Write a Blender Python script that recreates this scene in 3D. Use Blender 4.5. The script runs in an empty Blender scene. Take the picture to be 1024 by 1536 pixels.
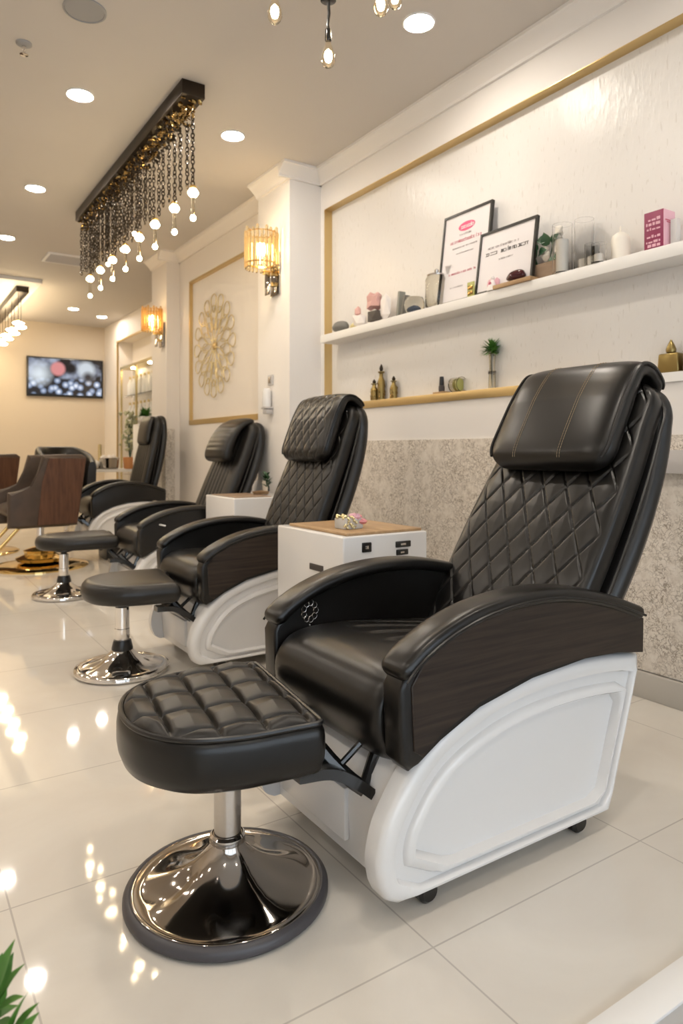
import bpy, bmesh, math, random
from mathutils import Vector, Matrix
SC = bpy.context.scene
COL = SC.collection
PI = math.pi
rad = math.radians

# ------------------------------------------------------------------ materials
MATS = {}
def nt(name):
    m = bpy.data.materials.new(name); m.use_nodes = True
    MATS[name] = m
    return m, m.node_tree, m.node_tree.nodes['Principled BSDF']
def P(name, col, rough=0.5, metal=0.0, **kw):
    m, t, b = nt(name)
    b.inputs['Base Color'].default_value = (*col, 1)
    b.inputs['Roughness'].default_value = rough
    b.inputs['Metallic'].default_value = metal
    for k, v in kw.items():
        if k == 'emit':
            b.inputs['Emission Color'].default_value = (*v[0], 1); b.inputs['Emission Strength'].default_value = v[1]
        elif k == 'coat': b.inputs['Coat Weight'].default_value = v; b.inputs['Coat Roughness'].default_value = 0.1
        elif k == 'trans': b.inputs['Transmission Weight'].default_value = v
        elif k == 'ior': b.inputs['IOR'].default_value = v
        elif k == 'spec': b.inputs['Specular IOR Level'].default_value = v
        elif k == 'alpha': b.inputs['Alpha'].default_value = v
    return m
def N(t, typ, **kw):
    n = t.nodes.new(typ)
    for k, v in kw.items(): setattr(n, k, v)
    return n
def coords(t, scale=(1, 1, 1), loc=(0, 0, 0), rot=(0, 0, 0)):
    tc = N(t, 'ShaderNodeTexCoord'); mp = N(t, 'ShaderNodeMapping')
    t.links.new(tc.outputs['Object'], mp.inputs['Vector'])
    mp.inputs['Scale'].default_value = scale; mp.inputs['Location'].default_value = loc; mp.inputs['Rotation'].default_value = rot
    return mp.outputs['Vector']
def ramp(t, fac, stops):
    r = N(t, 'ShaderNodeValToRGB'); t.links.new(fac, r.inputs['Fac'])
    e = r.color_ramp.elements
    while len(e) < len(stops): e.new(0.5)
    for el, (p, c) in zip(e, stops): el.position = p; el.color = (*c, 1)
    return r.outputs['Color']
def noise(t, vec, scale, detail=4, rough=0.5, dist=0):
    n = N(t, 'ShaderNodeTexNoise'); t.links.new(vec, n.inputs['Vector'])
    n.inputs['Scale'].default_value = scale; n.inputs['Detail'].default_value = detail
    n.inputs['Roughness'].default_value = rough; n.inputs['Distortion'].default_value = dist
    return n.outputs['Fac']
def bump(t, b, h, strength=0.2, dist=0.002):
    n = N(t, 'ShaderNodeBump'); n.inputs['Strength'].default_value = strength; n.inputs['Distance'].default_value = dist
    t.links.new(h, n.inputs['Height']); t.links.new(n.outputs['Normal'], b.inputs['Normal'])

def leather(name, col, rough=0.36):
    m, t, b = nt(name)
    v = coords(t)
    f = noise(t, v, 7, 3)
    c = ramp(t, f, [(0.3, tuple(x * 0.8 for x in col)), (0.7, tuple(x * 1.25 for x in col))])
    t.links.new(c, b.inputs['Base Color'])
    b.inputs['Roughness'].default_value = rough; b.inputs['Specular IOR Level'].default_value = 0.42
    bump(t, b, noise(t, v, 420, 2), 0.12, 0.001)
    return m
leather('leather', (0.0052, 0.0046, 0.0041), 0.30)
leather('leather_soft', (0.0105, 0.0092, 0.0080), 0.36)
leather('leather_tan', (0.060, 0.040, 0.028), 0.42)
P('shell', (0.0065, 0.006, 0.006), 0.36)
P('piping', (0.006, 0.0055, 0.0055), 0.33)
P('gold_thread', (0.34, 0.25, 0.15), 0.6)

def wood(name, a, b_, rough=0.42, sc=(2, 30, 30)):
    m, t, b = nt(name)
    v = coords(t, sc)
    f = noise(t, v, 1.6, 6, 0.6, 0.4)
    t.links.new(ramp(t, f, [(0.3, a), (0.7, b_)]), b.inputs['Base Color'])
    b.inputs['Roughness'].default_value = rough
    b.inputs['Specular IOR Level'].default_value = 0.35
    bump(t, b, f, 0.10, 0.001)
    return m
wood('dark_wood', (0.0095, 0.0062, 0.0048), (0.042, 0.028, 0.020), 0.40, (2.0, 30, 46))
wood('brown_wood', (0.060, 0.026, 0.014), (0.12, 0.055, 0.030), 0.4, (30, 30, 3))
wood('light_wood', (0.33, 0.20, 0.10), (0.52, 0.35, 0.19), 0.4, (20, 3, 20))
wood('grey_wood', (0.22, 0.15, 0.10), (0.36, 0.26, 0.18), 0.5, (20, 3, 20))

P('white_plastic', (0.74, 0.73, 0.72), 0.22, coat=0.25)
P('white_matte', (0.82, 0.81, 0.79), 0.5)
P('cream_panel', (0.80, 0.78, 0.75), 0.33)
P('black_metal', (0.008, 0.008, 0.008), 0.22, coat=0.4)
P('black_plastic', (0.010, 0.010, 0.010), 0.3)
P('rubber', (0.055, 0.052, 0.058), 0.38)
P('chrome', (0.80, 0.78, 0.76), 0.07, 1.0)
P('dark_chrome', (0.40, 0.37, 0.34), 0.08, 1.0)
P('steel', (0.55, 0.52, 0.49), 0.25, 1.0)
P('gold', (0.78, 0.53, 0.20), 0.22, 1.0)
P('gold_satin', (0.64, 0.47, 0.22), 0.36, 0.8)
P('pale_gold', (0.62, 0.51, 0.27), 0.32, 0.7)
P('gold_mirror', (0.80, 0.58, 0.24), 0.08, 1.0)
P('bronze', (0.030, 0.020, 0.012), 0.35, 0.6)
P('antique_gold', (0.26, 0.19, 0.07), 0.28, 0.9)
P('chain_metal', (0.05, 0.038, 0.026), 0.3, 0.9)
P('bling', (0.36, 0.24, 0.09), 0.18, 1.0)
P('black_frame', (0.02, 0.018, 0.014), 0.4)
P('grey_trim', (0.50, 0.47, 0.42), 0.4)
P('speaker_grey', (0.33, 0.325, 0.32), 0.6)
P('plaster_grey', (0.52, 0.50, 0.49), 0.6)
P('glass', (1, 1, 1), 0.02, trans=1.0, ior=1.16)
P('smoke_glass', (0.86, 0.83, 0.74), 0.04, trans=1.0, ior=1.35)
P('amber_glass', (1.0, 0.87, 0.60), 0.10, trans=0.9, ior=1.3)
P('amber_deep', (1.0, 0.72, 0.34), 0.12, trans=0.85, ior=1.3)
P('bulb_glass', (1.0, 0.90, 0.72), 0.02, trans=1.0, ior=1.25)
P('lamp_white', (1, 1, 1), 0.5, emit=((1.0, 0.90, 0.78), 225))
P('lamp_pendant', (1, 0.9, 0.7), 0.5, emit=((1.0, 0.78, 0.48), 60))
P('lamp_sconce', (1, 0.9, 0.7), 0.5, emit=((1.0, 0.72, 0.38), 70))
P('paper', (0.78, 0.75, 0.76), 0.6)
P('ink', (0.05, 0.045, 0.045), 0.6)
P('ink_grey', (0.30, 0.27, 0.28), 0.6)
P('ink_red', (0.50, 0.10, 0.16), 0.6)
P('ink_pink', (0.74, 0.12, 0.25), 0.6)
P('magenta', (0.26, 0.03, 0.09), 0.4)
P('pink', (0.72, 0.42, 0.50), 0.45)
P('pink_stone', (0.62, 0.36, 0.33), 0.45)
P('rose', (0.70, 0.28, 0.30), 0.55)
P('grey_stone', (0.17, 0.165, 0.15), 0.65)
P('dark_stone', (0.06, 0.05, 0.045), 0.5)
P('agate', (0.05, 0.008, 0.012), 0.12)
P('quartz', (0.78, 0.74, 0.72), 0.3)
P('slate', (0.25, 0.25, 0.22), 0.5)
P('wax', (0.84, 0.80, 0.72), 0.5)
P('blue_stone', (0.06, 0.09, 0.16), 0.25)
P('olive', (0.42, 0.42, 0.13), 0.3)
P('yellow_wax', (0.68, 0.58, 0.28), 0.5)
P('terracotta', (0.55, 0.24, 0.09), 0.6)
P('soil', (0.03, 0.02, 0.015), 0.9)
P('frosted', (0.86, 0.86, 0.84), 0.3, trans=0.45, ior=1.3)
def green(name, a, b_):
    m, t, b = nt(name)
    t.links.new(ramp(t, noise(t, coords(t), 18, 3), [(0.3, a), (0.7, b_)]), b.inputs['Base Color'])
    b.inputs['Roughness'].default_value = 0.45
green('leaf', (0.045, 0.15, 0.022), (0.12, 0.30, 0.05))
green('leaf_dark', (0.008, 0.045, 0.018), (0.02, 0.09, 0.03))
green('leaf_pale', (0.30, 0.32, 0.18), (0.52, 0.52, 0.36))

# wall paint
def paint(name, col, rough=0.6):
    m, t, b = nt(name)
    f = noise(t, coords(t), 1.3, 3)
    t.links.new(ramp(t, f, [(0.2, tuple(x * 0.97 for x in col)), (0.8, col)]), b.inputs['Base Color'])
    b.inputs['Roughness'].default_value = rough
    bump(t, b, noise(t, coords(t), 90, 3), 0.04, 0.002)
paint('paint_white', (0.80, 0.77, 0.74))
paint('paint_cream', (0.79, 0.73, 0.66))
paint('paint_tan', (0.62, 0.53, 0.41))
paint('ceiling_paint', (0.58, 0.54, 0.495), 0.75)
# textured wallpaper: short vertical dashes embossed in a satin sheet
def wallpaper():
    m, t, b = nt('wallpaper')
    v = coords(t, (1, 26, 13))
    vo = N(t, 'ShaderNodeTexVoronoi'); vo.feature = 'F1'; t.links.new(v, vo.inputs['Vector']); vo.inputs['Scale'].default_value = 1.0
    m1 = N(t, 'ShaderNodeMapping'); tc = N(t, 'ShaderNodeTexCoord'); t.links.new(tc.outputs['Object'], m1.inputs['Vector'])
    m1.inputs['Scale'].default_value = (1, 74, 17)
    n1 = noise(t, m1.outputs['Vector'], 1.0, 2, 0.5)
    dash = N(t, 'ShaderNodeMath', operation='GREATER_THAN'); t.links.new(n1, dash.inputs[0]); dash.inputs[1].default_value = 0.67
    mx = N(t, 'ShaderNodeMix', data_type='RGBA'); t.links.new(dash.outputs[0], mx.inputs['Factor'])
    mx.inputs[6].default_value = (0.77, 0.75, 0.725, 1); mx.inputs[7].default_value = (0.69, 0.665, 0.63, 1)
    t.links.new(mx.outputs[2], b.inputs['Base Color'])
    b.inputs['Roughness'].default_value = 0.33; b.inputs['Specular IOR Level'].default_value = 0.5
    ad = N(t, 'ShaderNodeMath', operation='MULTIPLY_ADD'); t.links.new(n1, ad.inputs[0]); ad.inputs[1].default_value = 1.2
    t.links.new(vo.outputs['Distance'], ad.inputs[2])
    bump(t, b, ad.outputs[0], 0.35, 0.004)
wallpaper()
# crackled stone-effect panel
def stone():
    m, t, b = nt('stone')
    v = coords(t, (1, 1, 1))
    nz = N(t, 'ShaderNodeTexNoise'); t.links.new(v, nz.inputs['Vector']); nz.inputs['Scale'].default_value = 16; nz.inputs['Detail'].default_value = 5
    ad = N(t, 'ShaderNodeVectorMath', operation='MULTIPLY_ADD'); t.links.new(nz.outputs['Color'], ad.inputs[0])
    ad.inputs[1].default_value = (0.16, 0.16, 0.16); t.links.new(v, ad.inputs[2])
    vo = N(t, 'ShaderNodeTexVoronoi'); vo.feature = 'DISTANCE_TO_EDGE'; t.links.new(ad.outputs[0], vo.inputs['Vector']); vo.inputs['Scale'].default_value = 38
    crack = ramp(t, vo.outputs['Distance'], [(0.0, (0, 0, 0)), (0.03, (0.15, 0.15, 0.15)), (0.085, (1, 1, 1))])
    msk = ramp(t, noise(t, v, 9, 4, 0.6), [(0.43, (0, 0, 0)), (0.62, (1, 1, 1))])
    mul = N(t, 'ShaderNodeMix', data_type='RGBA', blend_type='LIGHTEN'); mul.inputs['Factor'].default_value = 1
    t.links.new(crack, mul.inputs[6]); t.links.new(msk, mul.inputs[7])
    base = ramp(t, noise(t, v, 28, 5, 0.65), [(0.3, (0.60, 0.535, 0.455)), (0.55, (0.74, 0.68, 0.60)), (0.8, (0.79, 0.745, 0.67))])
    mx = N(t, 'ShaderNodeMix', data_type='RGBA'); t.links.new(mul.outputs[2], mx.inputs['Factor'])
    mx.inputs[6].default_value = (0.27, 0.22, 0.17, 1); t.links.new(base, mx.inputs[7])
    t.links.new(mx.outputs[2], b.inputs['Base Color'])
    b.inputs['Roughness'].default_value = 0.6
    bump(t, b, mul.outputs[2], 0.3, 0.002)
stone()
# polished porcelain floor tiles
def floor_mat(name, c1, c2, grout, rough):
    m, t, b = nt(name)
    v = coords(t, (1, 1, 1), (-1.011, -1.17, 0))
    br = N(t, 'ShaderNodeTexBrick'); br.offset = 0.0; br.squash = 1.0
    t.links.new(v, br.inputs['Vector'])
    br.inputs['Scale'].default_value = 1.0; br.inputs['Mortar Size'].default_value = 0.0022
    br.inputs['Brick Width'].default_value = 0.762; br.inputs['Row Height'].default_value = 0.656
    br.inputs['Mortar Smooth'].default_value = 0.0; br.inputs['Bias'].default_value = 0.0
    v2 = coords(t, (1, 1, 1))
    f = noise(t, v2, 1.7, 6, 0.6, 0.8)
    base = ramp(t, f, [(0.3, c1), (0.7, c2)])
    mx = N(t, 'ShaderNodeMix', data_type='RGBA'); t.links.new(br.outputs['Fac'], mx.inputs['Factor'])
    t.links.new(base, mx.inputs[6]); mx.inputs[7].default_value = (*grout, 1)
    t.links.new(mx.outputs[2], b.inputs['Base Color'])
    b.inputs['Roughness'].default_value = rough
    b.inputs['Specular IOR Level'].default_value = 0.5
floor_mat('floor_tile', (0.66, 0.61, 0.54), (0.73, 0.69, 0.62), (0.50, 0.46, 0.41), 0.045)
P('grey_tile', (0.42, 0.42, 0.42), 0.3)
P('white_strip', (0.80, 0.79, 0.77), 0.25)
# television picture: blurred bright studio shot
def screen():
    m, t, b = nt('tv_picture')
    b.inputs['Base Color'].default_value = (0.01, 0.01, 0.01, 1); b.inputs['Roughness'].default_value = 0.2
    v = coords(t, (1, 1, 1))
    sx = N(t, 'ShaderNodeSeparateXYZ'); t.links.new(v, sx.inputs[0])
    def blob(cx, cz, r, soft=0.6):
        d = N(t, 'ShaderNodeVectorMath', operation='DISTANCE'); t.links.new(v, d.inputs[0]); d.inputs[1].default_value = (cx, 0, cz)
        mr = N(t, 'ShaderNodeMapRange'); t.links.new(d.outputs['Value'], mr.inputs['Value'])
        mr.inputs['From Min'].default_value = r * soft; mr.inputs['From Max'].default_value = r; mr.inputs['To Min'].default_value = 1; mr.inputs['To Max'].default_value = 0
        return mr.outputs[0]
    vo = N(t, 'ShaderNodeTexVoronoi'); t.links.new(v, vo.inputs['Vector']); vo.inputs['Scale'].default_value = 9
    lo = ramp(t, vo.outputs['Distance'], [(0.12, (0.85, 0.90, 1.0)), (0.38, (0.25, 0.33, 0.5)), (0.60, (0.01, 0.012, 0.02))])
    hi = ramp(t, noise(t, v, 4.5, 2), [(0.42, (0.006, 0.006, 0.01)), (0.66, (0.35, 0.40, 0.52))])
    st = N(t, 'ShaderNodeMapRange'); t.links.new(sx.outputs['Z'], st.inputs['Value'])
    st.inputs['From Min'].default_value = -0.04; st.inputs['From Max'].default_value = 0.0
    cur = N(t, 'ShaderNodeMix', data_type='RGBA'); t.links.new(st.outputs[0], cur.inputs['Factor']); t.links.new(lo, cur.inputs[6]); t.links.new(hi, cur.inputs[7])
    out = cur.outputs[2]
    for (cx, cz, r, col, s) in ((-0.42, 0.04, 0.25, (0.85, 0.93, 1.0), 0.15), (0.33, 0.15, 0.19, (0.62, 0.68, 0.74), 0.6), (0.08, 0.16, 0.14, (0.006, 0.006, 0.01), 0.6), (0.36, 0.02, 0.14, (0.02, 0.02, 0.03), 0.5),
                                (-0.13, 0.14, 0.15, (0.70, 0.27, 0.27), 0.75)):
        mx = N(t, 'ShaderNodeMix', data_type='RGBA'); t.links.new(blob(cx, cz, r, s), mx.inputs['Factor'])
        t.links.new(out, mx.inputs[6]); mx.inputs[7].default_value = (*col, 1); out = mx.outputs[2]
    t.links.new(out, b.inputs['Emission Color']); b.inputs['Emission Strength'].default_value = 0.95
screen()

# ------------------------------------------------------------------ object helpers
def finish(name, bm, mat, parent=None, smooth=True, angle=38, loc=None):
    me = bpy.data.meshes.new(name)
    bmesh.ops.recalc_face_normals(bm, faces=bm.faces)
    bm.to_mesh(me); bm.free()
    ms = mat if isinstance(mat, (list, tuple)) else [mat]
    for k in ms: me.materials.append(MATS[k])
    if smooth:
        me.shade_smooth(); me.set_sharp_from_angle(angle=rad(angle))
    o = bpy.data.objects.new(name, me); COL.objects.link(o)
    if parent is not None: o.parent = parent
    if loc is not None: o.location = loc
    return o
def tag(o, label=None, cat=None, group=None, kind=None):
    if label: o['label'] = label
    if cat: o['category'] = cat
    if group: o['group'] = group
    if kind: o['kind'] = kind
    return o
def empty(name, loc, label, cat, group=None, rz=0, scale=None):
    o = bpy.data.objects.new(name, None); COL.objects.link(o)
    o.location = loc; o.rotation_euler.z = rz; o.empty_display_size = 0.1
    if scale: o.scale = scale
    return tag(o, label, cat, group)
def copy_tree(o, parent=None):
    c = o.copy(); COL.objects.link(c)
    if parent is not None: c.parent = parent
    for ch in list(o.children): copy_tree(ch, c)
    return c
def struct(o): o['kind'] = 'structure'; return o

def add_box(bm, lo, hi, bevel=0.0, seg=2):
    c = [(a + b) / 2 for a, b in zip(lo, hi)]; s = [b - a for a, b in zip(lo, hi)]
    r = bmesh.ops.create_cube(bm, size=1.0, matrix=Matrix.Translation(c) @ Matrix.Diagonal((*s, 1)))
    if bevel > 0:
        es = list({e for v in r['verts'] for e in v.link_edges})
        bmesh.ops.bevel(bm, geom=es, offset=bevel, segments=seg, affect='EDGES', profile=0.5)
    return r
def box(name, lo, hi, mat, parent=None, bevel=0.0, seg=2):
    bm = bmesh.new(); add_box(bm, lo, hi, bevel, seg); return finish(name, bm, mat, parent)
def loft(bm, rings, closed=True, cap=True, wrap=False):
    vs = [[bm.verts.new(p) for p in r] for r in rings]
    n = len(vs[0]); m = len(vs)
    for i in range(m if wrap else m - 1):
        a, b = vs[i], vs[(i + 1) % m]
        for j in range(n if closed else n - 1):
            k = (j + 1) % n
            bm.faces.new((a[j], a[k], b[k], b[j]))
    if cap and closed and not wrap:
        bm.faces.new(vs[0][::-1]); bm.faces.new(vs[-1])
    return vs
def add_lathe(bm, prof, n=32, c=(0, 0, 0), cap=True, zmod=None):
    rings = []
    for r, z in prof:
        rings.append([(c[0] + r * math.cos(2 * PI * k / n), c[1] + r * math.sin(2 * PI * k / n), c[2] + z + (zmod(r, 2 * PI * k / n) if zmod else 0)) for k in range(n)])
    loft(bm, rings, cap=cap)
def lathe(name, prof, mat, parent=None, n=32, c=(0, 0, 0), angle=38, cap=True, zmod=None):
    bm = bmesh.new(); add_lathe(bm, prof, n, c, cap, zmod); return finish(name, bm, mat, parent, angle=angle)
def hoop(name, prof, mat, parent=None, n=32, c=(0, 0, 0)):
    return lathe(name, list(prof) + [prof[0]], mat, parent, n, c, 38, False)
def catmull(pts, n):
    pts = [Vector(p) for p in pts]
    P_ = [pts[0] * 2 - pts[1]] + pts + [pts[-1] * 2 - pts[-2]]
    segs = len(pts) - 1; dense = []
    for i in range(segs):
        p0, p1, p2, p3 = P_[i:i + 4]
        for k in range(24):
            t = k / 24
            dense.append(0.5 * ((2 * p1) + (p2 - p0) * t + (2 * p0 - 5 * p1 + 4 * p2 - p3) * t * t + (3 * p1 - p0 - 3 * p2 + p3) * t ** 3))
    dense.append(pts[-1])
    L = [0]
    for a, b in zip(dense, dense[1:]): L.append(L[-1] + (b - a).length)
    out = []; j = 0
    for k in range(n):
        s = L[-1] * k / (n - 1)
        while j < len(L) - 2 and L[j + 1] < s: j += 1
        t = (s - L[j]) / max(1e-9, L[j + 1] - L[j])
        out.append(dense[j].lerp(dense[j + 1], min(1, max(0, t))))
    return out, L[-1]
def add_tube(bm, pts, r, n=8, closed=False, cap=True):
    pts = [Vector(p) for p in pts]; m = len(pts); rings = []
    up = Vector((0, 0, 1)); pn = None
    for i, p in enumerate(pts):
        if closed: T = pts[(i + 1) % m] - pts[i - 1]
        else: T = pts[min(i + 1, m - 1)] - pts[max(i - 1, 0)]
        T.normalize()
        if pn is None:
            a = up if abs(T.z) < 0.9 else Vector((1, 0, 0))
            pn = (a - T * a.dot(T)).normalized()
        else:
            pn = (pn - T * pn.dot(T)).normalized()
        B = T.cross(pn); rr = r[i] if isinstance(r, (list, tuple)) else r
        rings.append([p + (pn * math.cos(2 * PI * k / n) + B * math.sin(2 * PI * k / n)) * rr for k in range(n)])
    loft(bm, rings, cap=cap, wrap=closed)
def tube(name, pts, r, mat, parent=None, n=8, closed=False):
    bm = bmesh.new(); add_tube(bm, pts, r, n, closed); return finish(name, bm, mat, parent)
def prism(name, poly, y0, y1, mat, parent=None, bevel=0.0, seg=3):
    bm = bmesh.new()
    loft(bm, [[(x, y0, z) for x, z in poly], [(x, y1, z) for x, z in poly]])
    if bevel:
        es = [e for e in bm.edges if abs(e.verts[0].co.y - e.verts[1].co.y) < 1e-6]
        bmesh.ops.bevel(bm, geom=es, offset=bevel, segments=seg, affect='EDGES', profile=0.5, clamp_overlap=True)
    return finish(name, bm, mat, parent)
def slab(name, mat, parent, path, hw, ht, yc=0.0, nv=60, nq=40, p=4.0, rend=(0.04, 0.04), corner=(0.05, 0.05), disp=None, back=1.0, bow=None):
    """cushion lofted along an (x,z) path; front side = left of the path direction rotated up. hw/ht: value or f(v)."""
    pts, L = catmull([(a, 0, b) for a, b in path], nv)
    # denser rings near the ends
    F = lambda f, v: f(v) if callable(f) else f
    def at(s):
        u = min(1, max(0, s / L)) * (nv - 1); i = min(nv - 2, int(u)); return pts[i].lerp(pts[i + 1], u - i)
    S = []
    for k in range(nv): S.append(L * k / (nv - 1))
    for e in range(1, 8):
        a = 1 - math.cos(PI / 2 * e / 8)
        S.append(rend[0] * a); S.append(L - rend[1] * a)
    for e in range(1, 6):
        S.append(corner[0] * e / 6); S.append(L - corner[1] * e / 6)
    S = sorted(set(round(s, 5) for s in S if 0 <= s <= L))
    bm = bmesh.new(); rings = []
    for s in S:
        v = s / L
        T = at(s + 1e-3 * L) - at(s - 1e-3 * L); T.normalize(); Nn = Vector((-T.z, 0, T.x)); c = at(s)
        h = F(ht, v); w = F(hw, v)
        def ez(d, r): return 1.0 if d >= r or r <= 0 else math.sqrt(max(0.0, 1 - (1 - d / r) ** 2))
        eh = max(0.04, min(ez(s, rend[0]), ez(L - s, rend[1])))
        ww = w - corner[0] * (1 - ez(s, corner[0])) - corner[1] * (1 - ez(L - s, corner[1]))
        ring = []
        for side in (1, -1):
            for q in range(nq):
                a = -1 + 2 * (q + 0.0) / (nq - 1) if side == 1 else 1 - 2 * q / (nq - 1)
                a = 0.45 * a + 0.55 * math.sin(a * PI / 2)
                if abs(a) >= 0.9999 and side == -1: continue
                t = h * eh * max(0.0, 1 - abs(a) ** p) ** (1 / p)
                y = yc + a * ww
                d = t if side == 1 else -t * back
                if side == 1 and disp: d += disp(y - yc, s, a) * eh
                if bow: d += bow(a, v)
                ring.append(c + Nn * d + Vector((0, y, 0)))
        rings.append(ring)
    loft(bm, rings)
    return finish(name, bm, mat, parent, angle=60)
def inset_loops(outline, ts, weights):
    """convex outline (2-D, ccw or cw) -> list of loops inset by t*weight(edge)"""
    n = len(outline)
    cx = sum(p[0] for p in outline) / n; cy = sum(p[1] for p in outline) / n
    edges = []
    for i in range(n):
        a, b = outline[i], outline[(i + 1) % n]
        ex, ey = b[0] - a[0], b[1] - a[1]; l = math.hypot(ex, ey)
        if l < 1e-9: continue
        nx, ny = ey / l, -ex / l
        if nx * (a[0] - cx) + ny * (a[1] - cy) < 0: nx, ny = -nx, -ny
        edges.append((nx, ny, nx * (a[0] - cx) + ny * (a[1] - cy), weights((a[0] + b[0]) / 2, (a[1] + b[1]) / 2, nx, ny)))
    loops = []
    for t in ts:
        lp = []
        for p in outline:
            dx, dy = p[0] - cx, p[1] - cy; r0 = math.hypot(dx, dy); dx /= r0; dy /= r0
            r = 9e9
            for nx, ny, d, w in edges:
                k = nx * dx + ny * dy
                if k > 1e-6: r = min(r, (d - t * w) / k)
            lp.append((cx + dx * r, cy + dy * r))
        loops.append(lp)
    return loops
def add_leaf(bm, base, direc, up, length, width, bend=0.3, n=6):
    base = Vector(base); D = Vector(direc).normalized(); U = Vector(up); U = (U - D * U.dot(D)).normalized(); Sd = D.cross(U)
    L, M, R = [], [], []
    for i in range(n + 1):
        t = i / n; w = width * math.sin(PI * min(1, 0.06 + 0.94 * t) ** 0.75) * 0.5 if t < 1 else 0.0005
        c = base + D * (length * t) - U * (bend * length * t * t)
        L.append(bm.verts.new(c + Sd * w + U * w * 0.3)); M.append(bm.verts.new(c)); R.append(bm.verts.new(c - Sd * w + U * w * 0.3))
    for i in range(n):
        bm.faces.new((L[i], M[i], M[i + 1], L[i + 1])); bm.faces.new((M[i], R[i], R[i + 1], M[i + 1]))
def add_blob(bm, c, r, seed=0, jag=0.2, sub=2):
    rnd = random.Random(seed); g = bmesh.ops.create_icosphere(bm, subdivisions=sub, radius=1)
    r = r if isinstance(r, (list, tuple)) else (r, r, r)
    ph = [rnd.uniform(0, 6) for _ in range(6)]
    for v in g['verts']:
        k = 1 + jag * (math.sin(3 * v.co.x + ph[0]) * math.cos(4 * v.co.y + ph[1]) + 0.5 * math.sin(6 * v.co.z + ph[2]))
        v.co = Vector((c[0] + v.co.x * r[0] * k, c[1] + v.co.y * r[1] * k, c[2] + v.co.z * r[2] * k))
def blob(name, c, r, mat, parent=None, seed=0, jag=0.2, sub=2, angle=38):
    bm = bmesh.new(); add_blob(bm, c, r, seed, jag, sub); return finish(name, bm, mat, parent, angle=angle)

# ------------------------------------------------------------------ room
H = 3.25
WX = 2.83
XL, YR, YF = -3.4, -2.6, 12.5
struct(box('floor', (XL, YR, -0.12), (3.6, YF, 0.0), 'floor_tile'))
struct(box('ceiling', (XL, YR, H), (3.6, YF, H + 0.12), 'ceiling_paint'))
struct(box('wall_far', (XL, YF, 0), (3.6, YF + 0.12, H), 'paint_tan'))
struct(box('wall_left', (XL - 0.12, YR, 0), (XL, YF, H), 'paint_cream'))
# rear wall, a shop-front with a wide window letting daylight in behind the camera
bm = bmesh.new()
add_box(bm, (XL, YR - 0.12, 0), (-2.6, YR, H)); add_box(bm, (3.0, YR - 0.12, 0), (3.6, YR, H))
add_box(bm, (-2.6, YR - 0.12, 2.85), (3.0, YR, H)); add_box(bm, (-2.6, YR - 0.12, 0), (3.0, YR, 0.25))
struct(finish('wall_rear', bm, 'paint_white'))
bm = bmesh.new()
for x in (-2.6, -0.75, 1.1, 2.95): add_box(bm, (x, YR - 0.10, 0.25), (x + 0.05, YR - 0.02, 2.85))
for z in (0.25, 2.80): add_box(bm, (-2.6, YR - 0.10, z), (3.0, YR - 0.02, z + 0.05))
w1 = struct(finish('window_1', bm, 'black_frame'))
struct(box('window_pane', (-2.55, YR - 0.065, 0.3), (2.95, YR - 0.055, 2.8), 'glass', w1))

# right wall: front bay with the recessed wallpaper niche (opening from Y=-1.2 to 4.544, Z 1.40 to 2.96)
NY0, NY1, NZ0, NZ1, ND = -1.0, 4.544, 1.40, 2.955, 0.065
bm = bmesh.new()
add_box(bm, (WX, YR, 0), (3.6, 4.6, NZ0)); add_box(bm, (WX, YR, NZ1), (3.6, 4.6, H))
add_box(bm, (WX, NY1, NZ0), (3.6, 4.6, NZ1)); add_box(bm, (WX, YR, NZ0), (3.6, NY0, NZ1))
add_box(bm, (WX + 0.4, NY0, NZ0), (3.6, NY1, NZ1))
struct(finish('wall_right', bm, 'paint_white'))
struct(box('wall_right_wallpaper', (WX + ND, NY0, NZ0), (WX + 0.4, NY1, NZ1), 'wallpaper'))
# gold lining of the niche
bm = bmesh.new()
add_box(bm, (WX - 0.004, NY0, NZ1 - 0.004), (WX + ND, NY1, NZ1)); add_box(bm, (WX - 0.004, NY1 - 0.004, NZ0), (WX + ND, NY1, NZ1))
struct(finish('trim_1', bm, 'gold_satin'))
bm = bmesh.new(); add_box(bm, (WX - 0.012, 2.05, NZ0 - 0.006), (WX + ND, NY1, NZ0 + 0.045), 0.002)
struct(finish('trim_2', bm, 'gold_satin'))
struct(box('trim_3', (WX - 0.012, NY0, NZ0 - 0.006), (WX + ND, 2.05, NZ0 + 0.035), 'white_matte'))
# stone-effect dado panel and baseboard
struct(box('trim_4', (WX - 0.012, YR, 0.12), (WX, 4.6, 1.165), 'stone'))
struct(box('baseboard_right', (WX - 0.030, YR, 0), (WX, 4.6, 0.115), 'grey_trim', None, 0.004))
# crown moulding along the right wall
def crown(name, pts, mat='paint_white'):
    prof = [(0, 0), (0, -0.10), (-0.018, -0.10), (-0.022, -0.085), (-0.05, -0.055), (-0.085, -0.022), (-0.10, -0.018), (-0.10, 0)]
    bm = bmesh.new()
    (x0, y0), (x1, y1) = pts
    d = Vector((x1 - x0, y1 - y0, 0)).normalized(); nrm = Vector((-d.y, d.x, 0))
    rings = [[Vector((x, y, H)) + nrm * (-a) + Vector((0, 0, b)) for a, b in prof] for x, y in pts]
    loft(bm, rings); return struct(finish(name, bm, mat, angle=25))
crown('trim_5', [(WX, YR), (WX, 4.6)])
# pillar between the bays
struct(box('wall_pillar', (2.552, 4.6, 0), (3.6, 5.13, H), 'paint_white'))
crown('trim_6', [(2.552, 4.6), (2.552, 5.13)]); crown('trim_7', [(WX, 4.6), (2.452, 4.6)])
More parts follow.
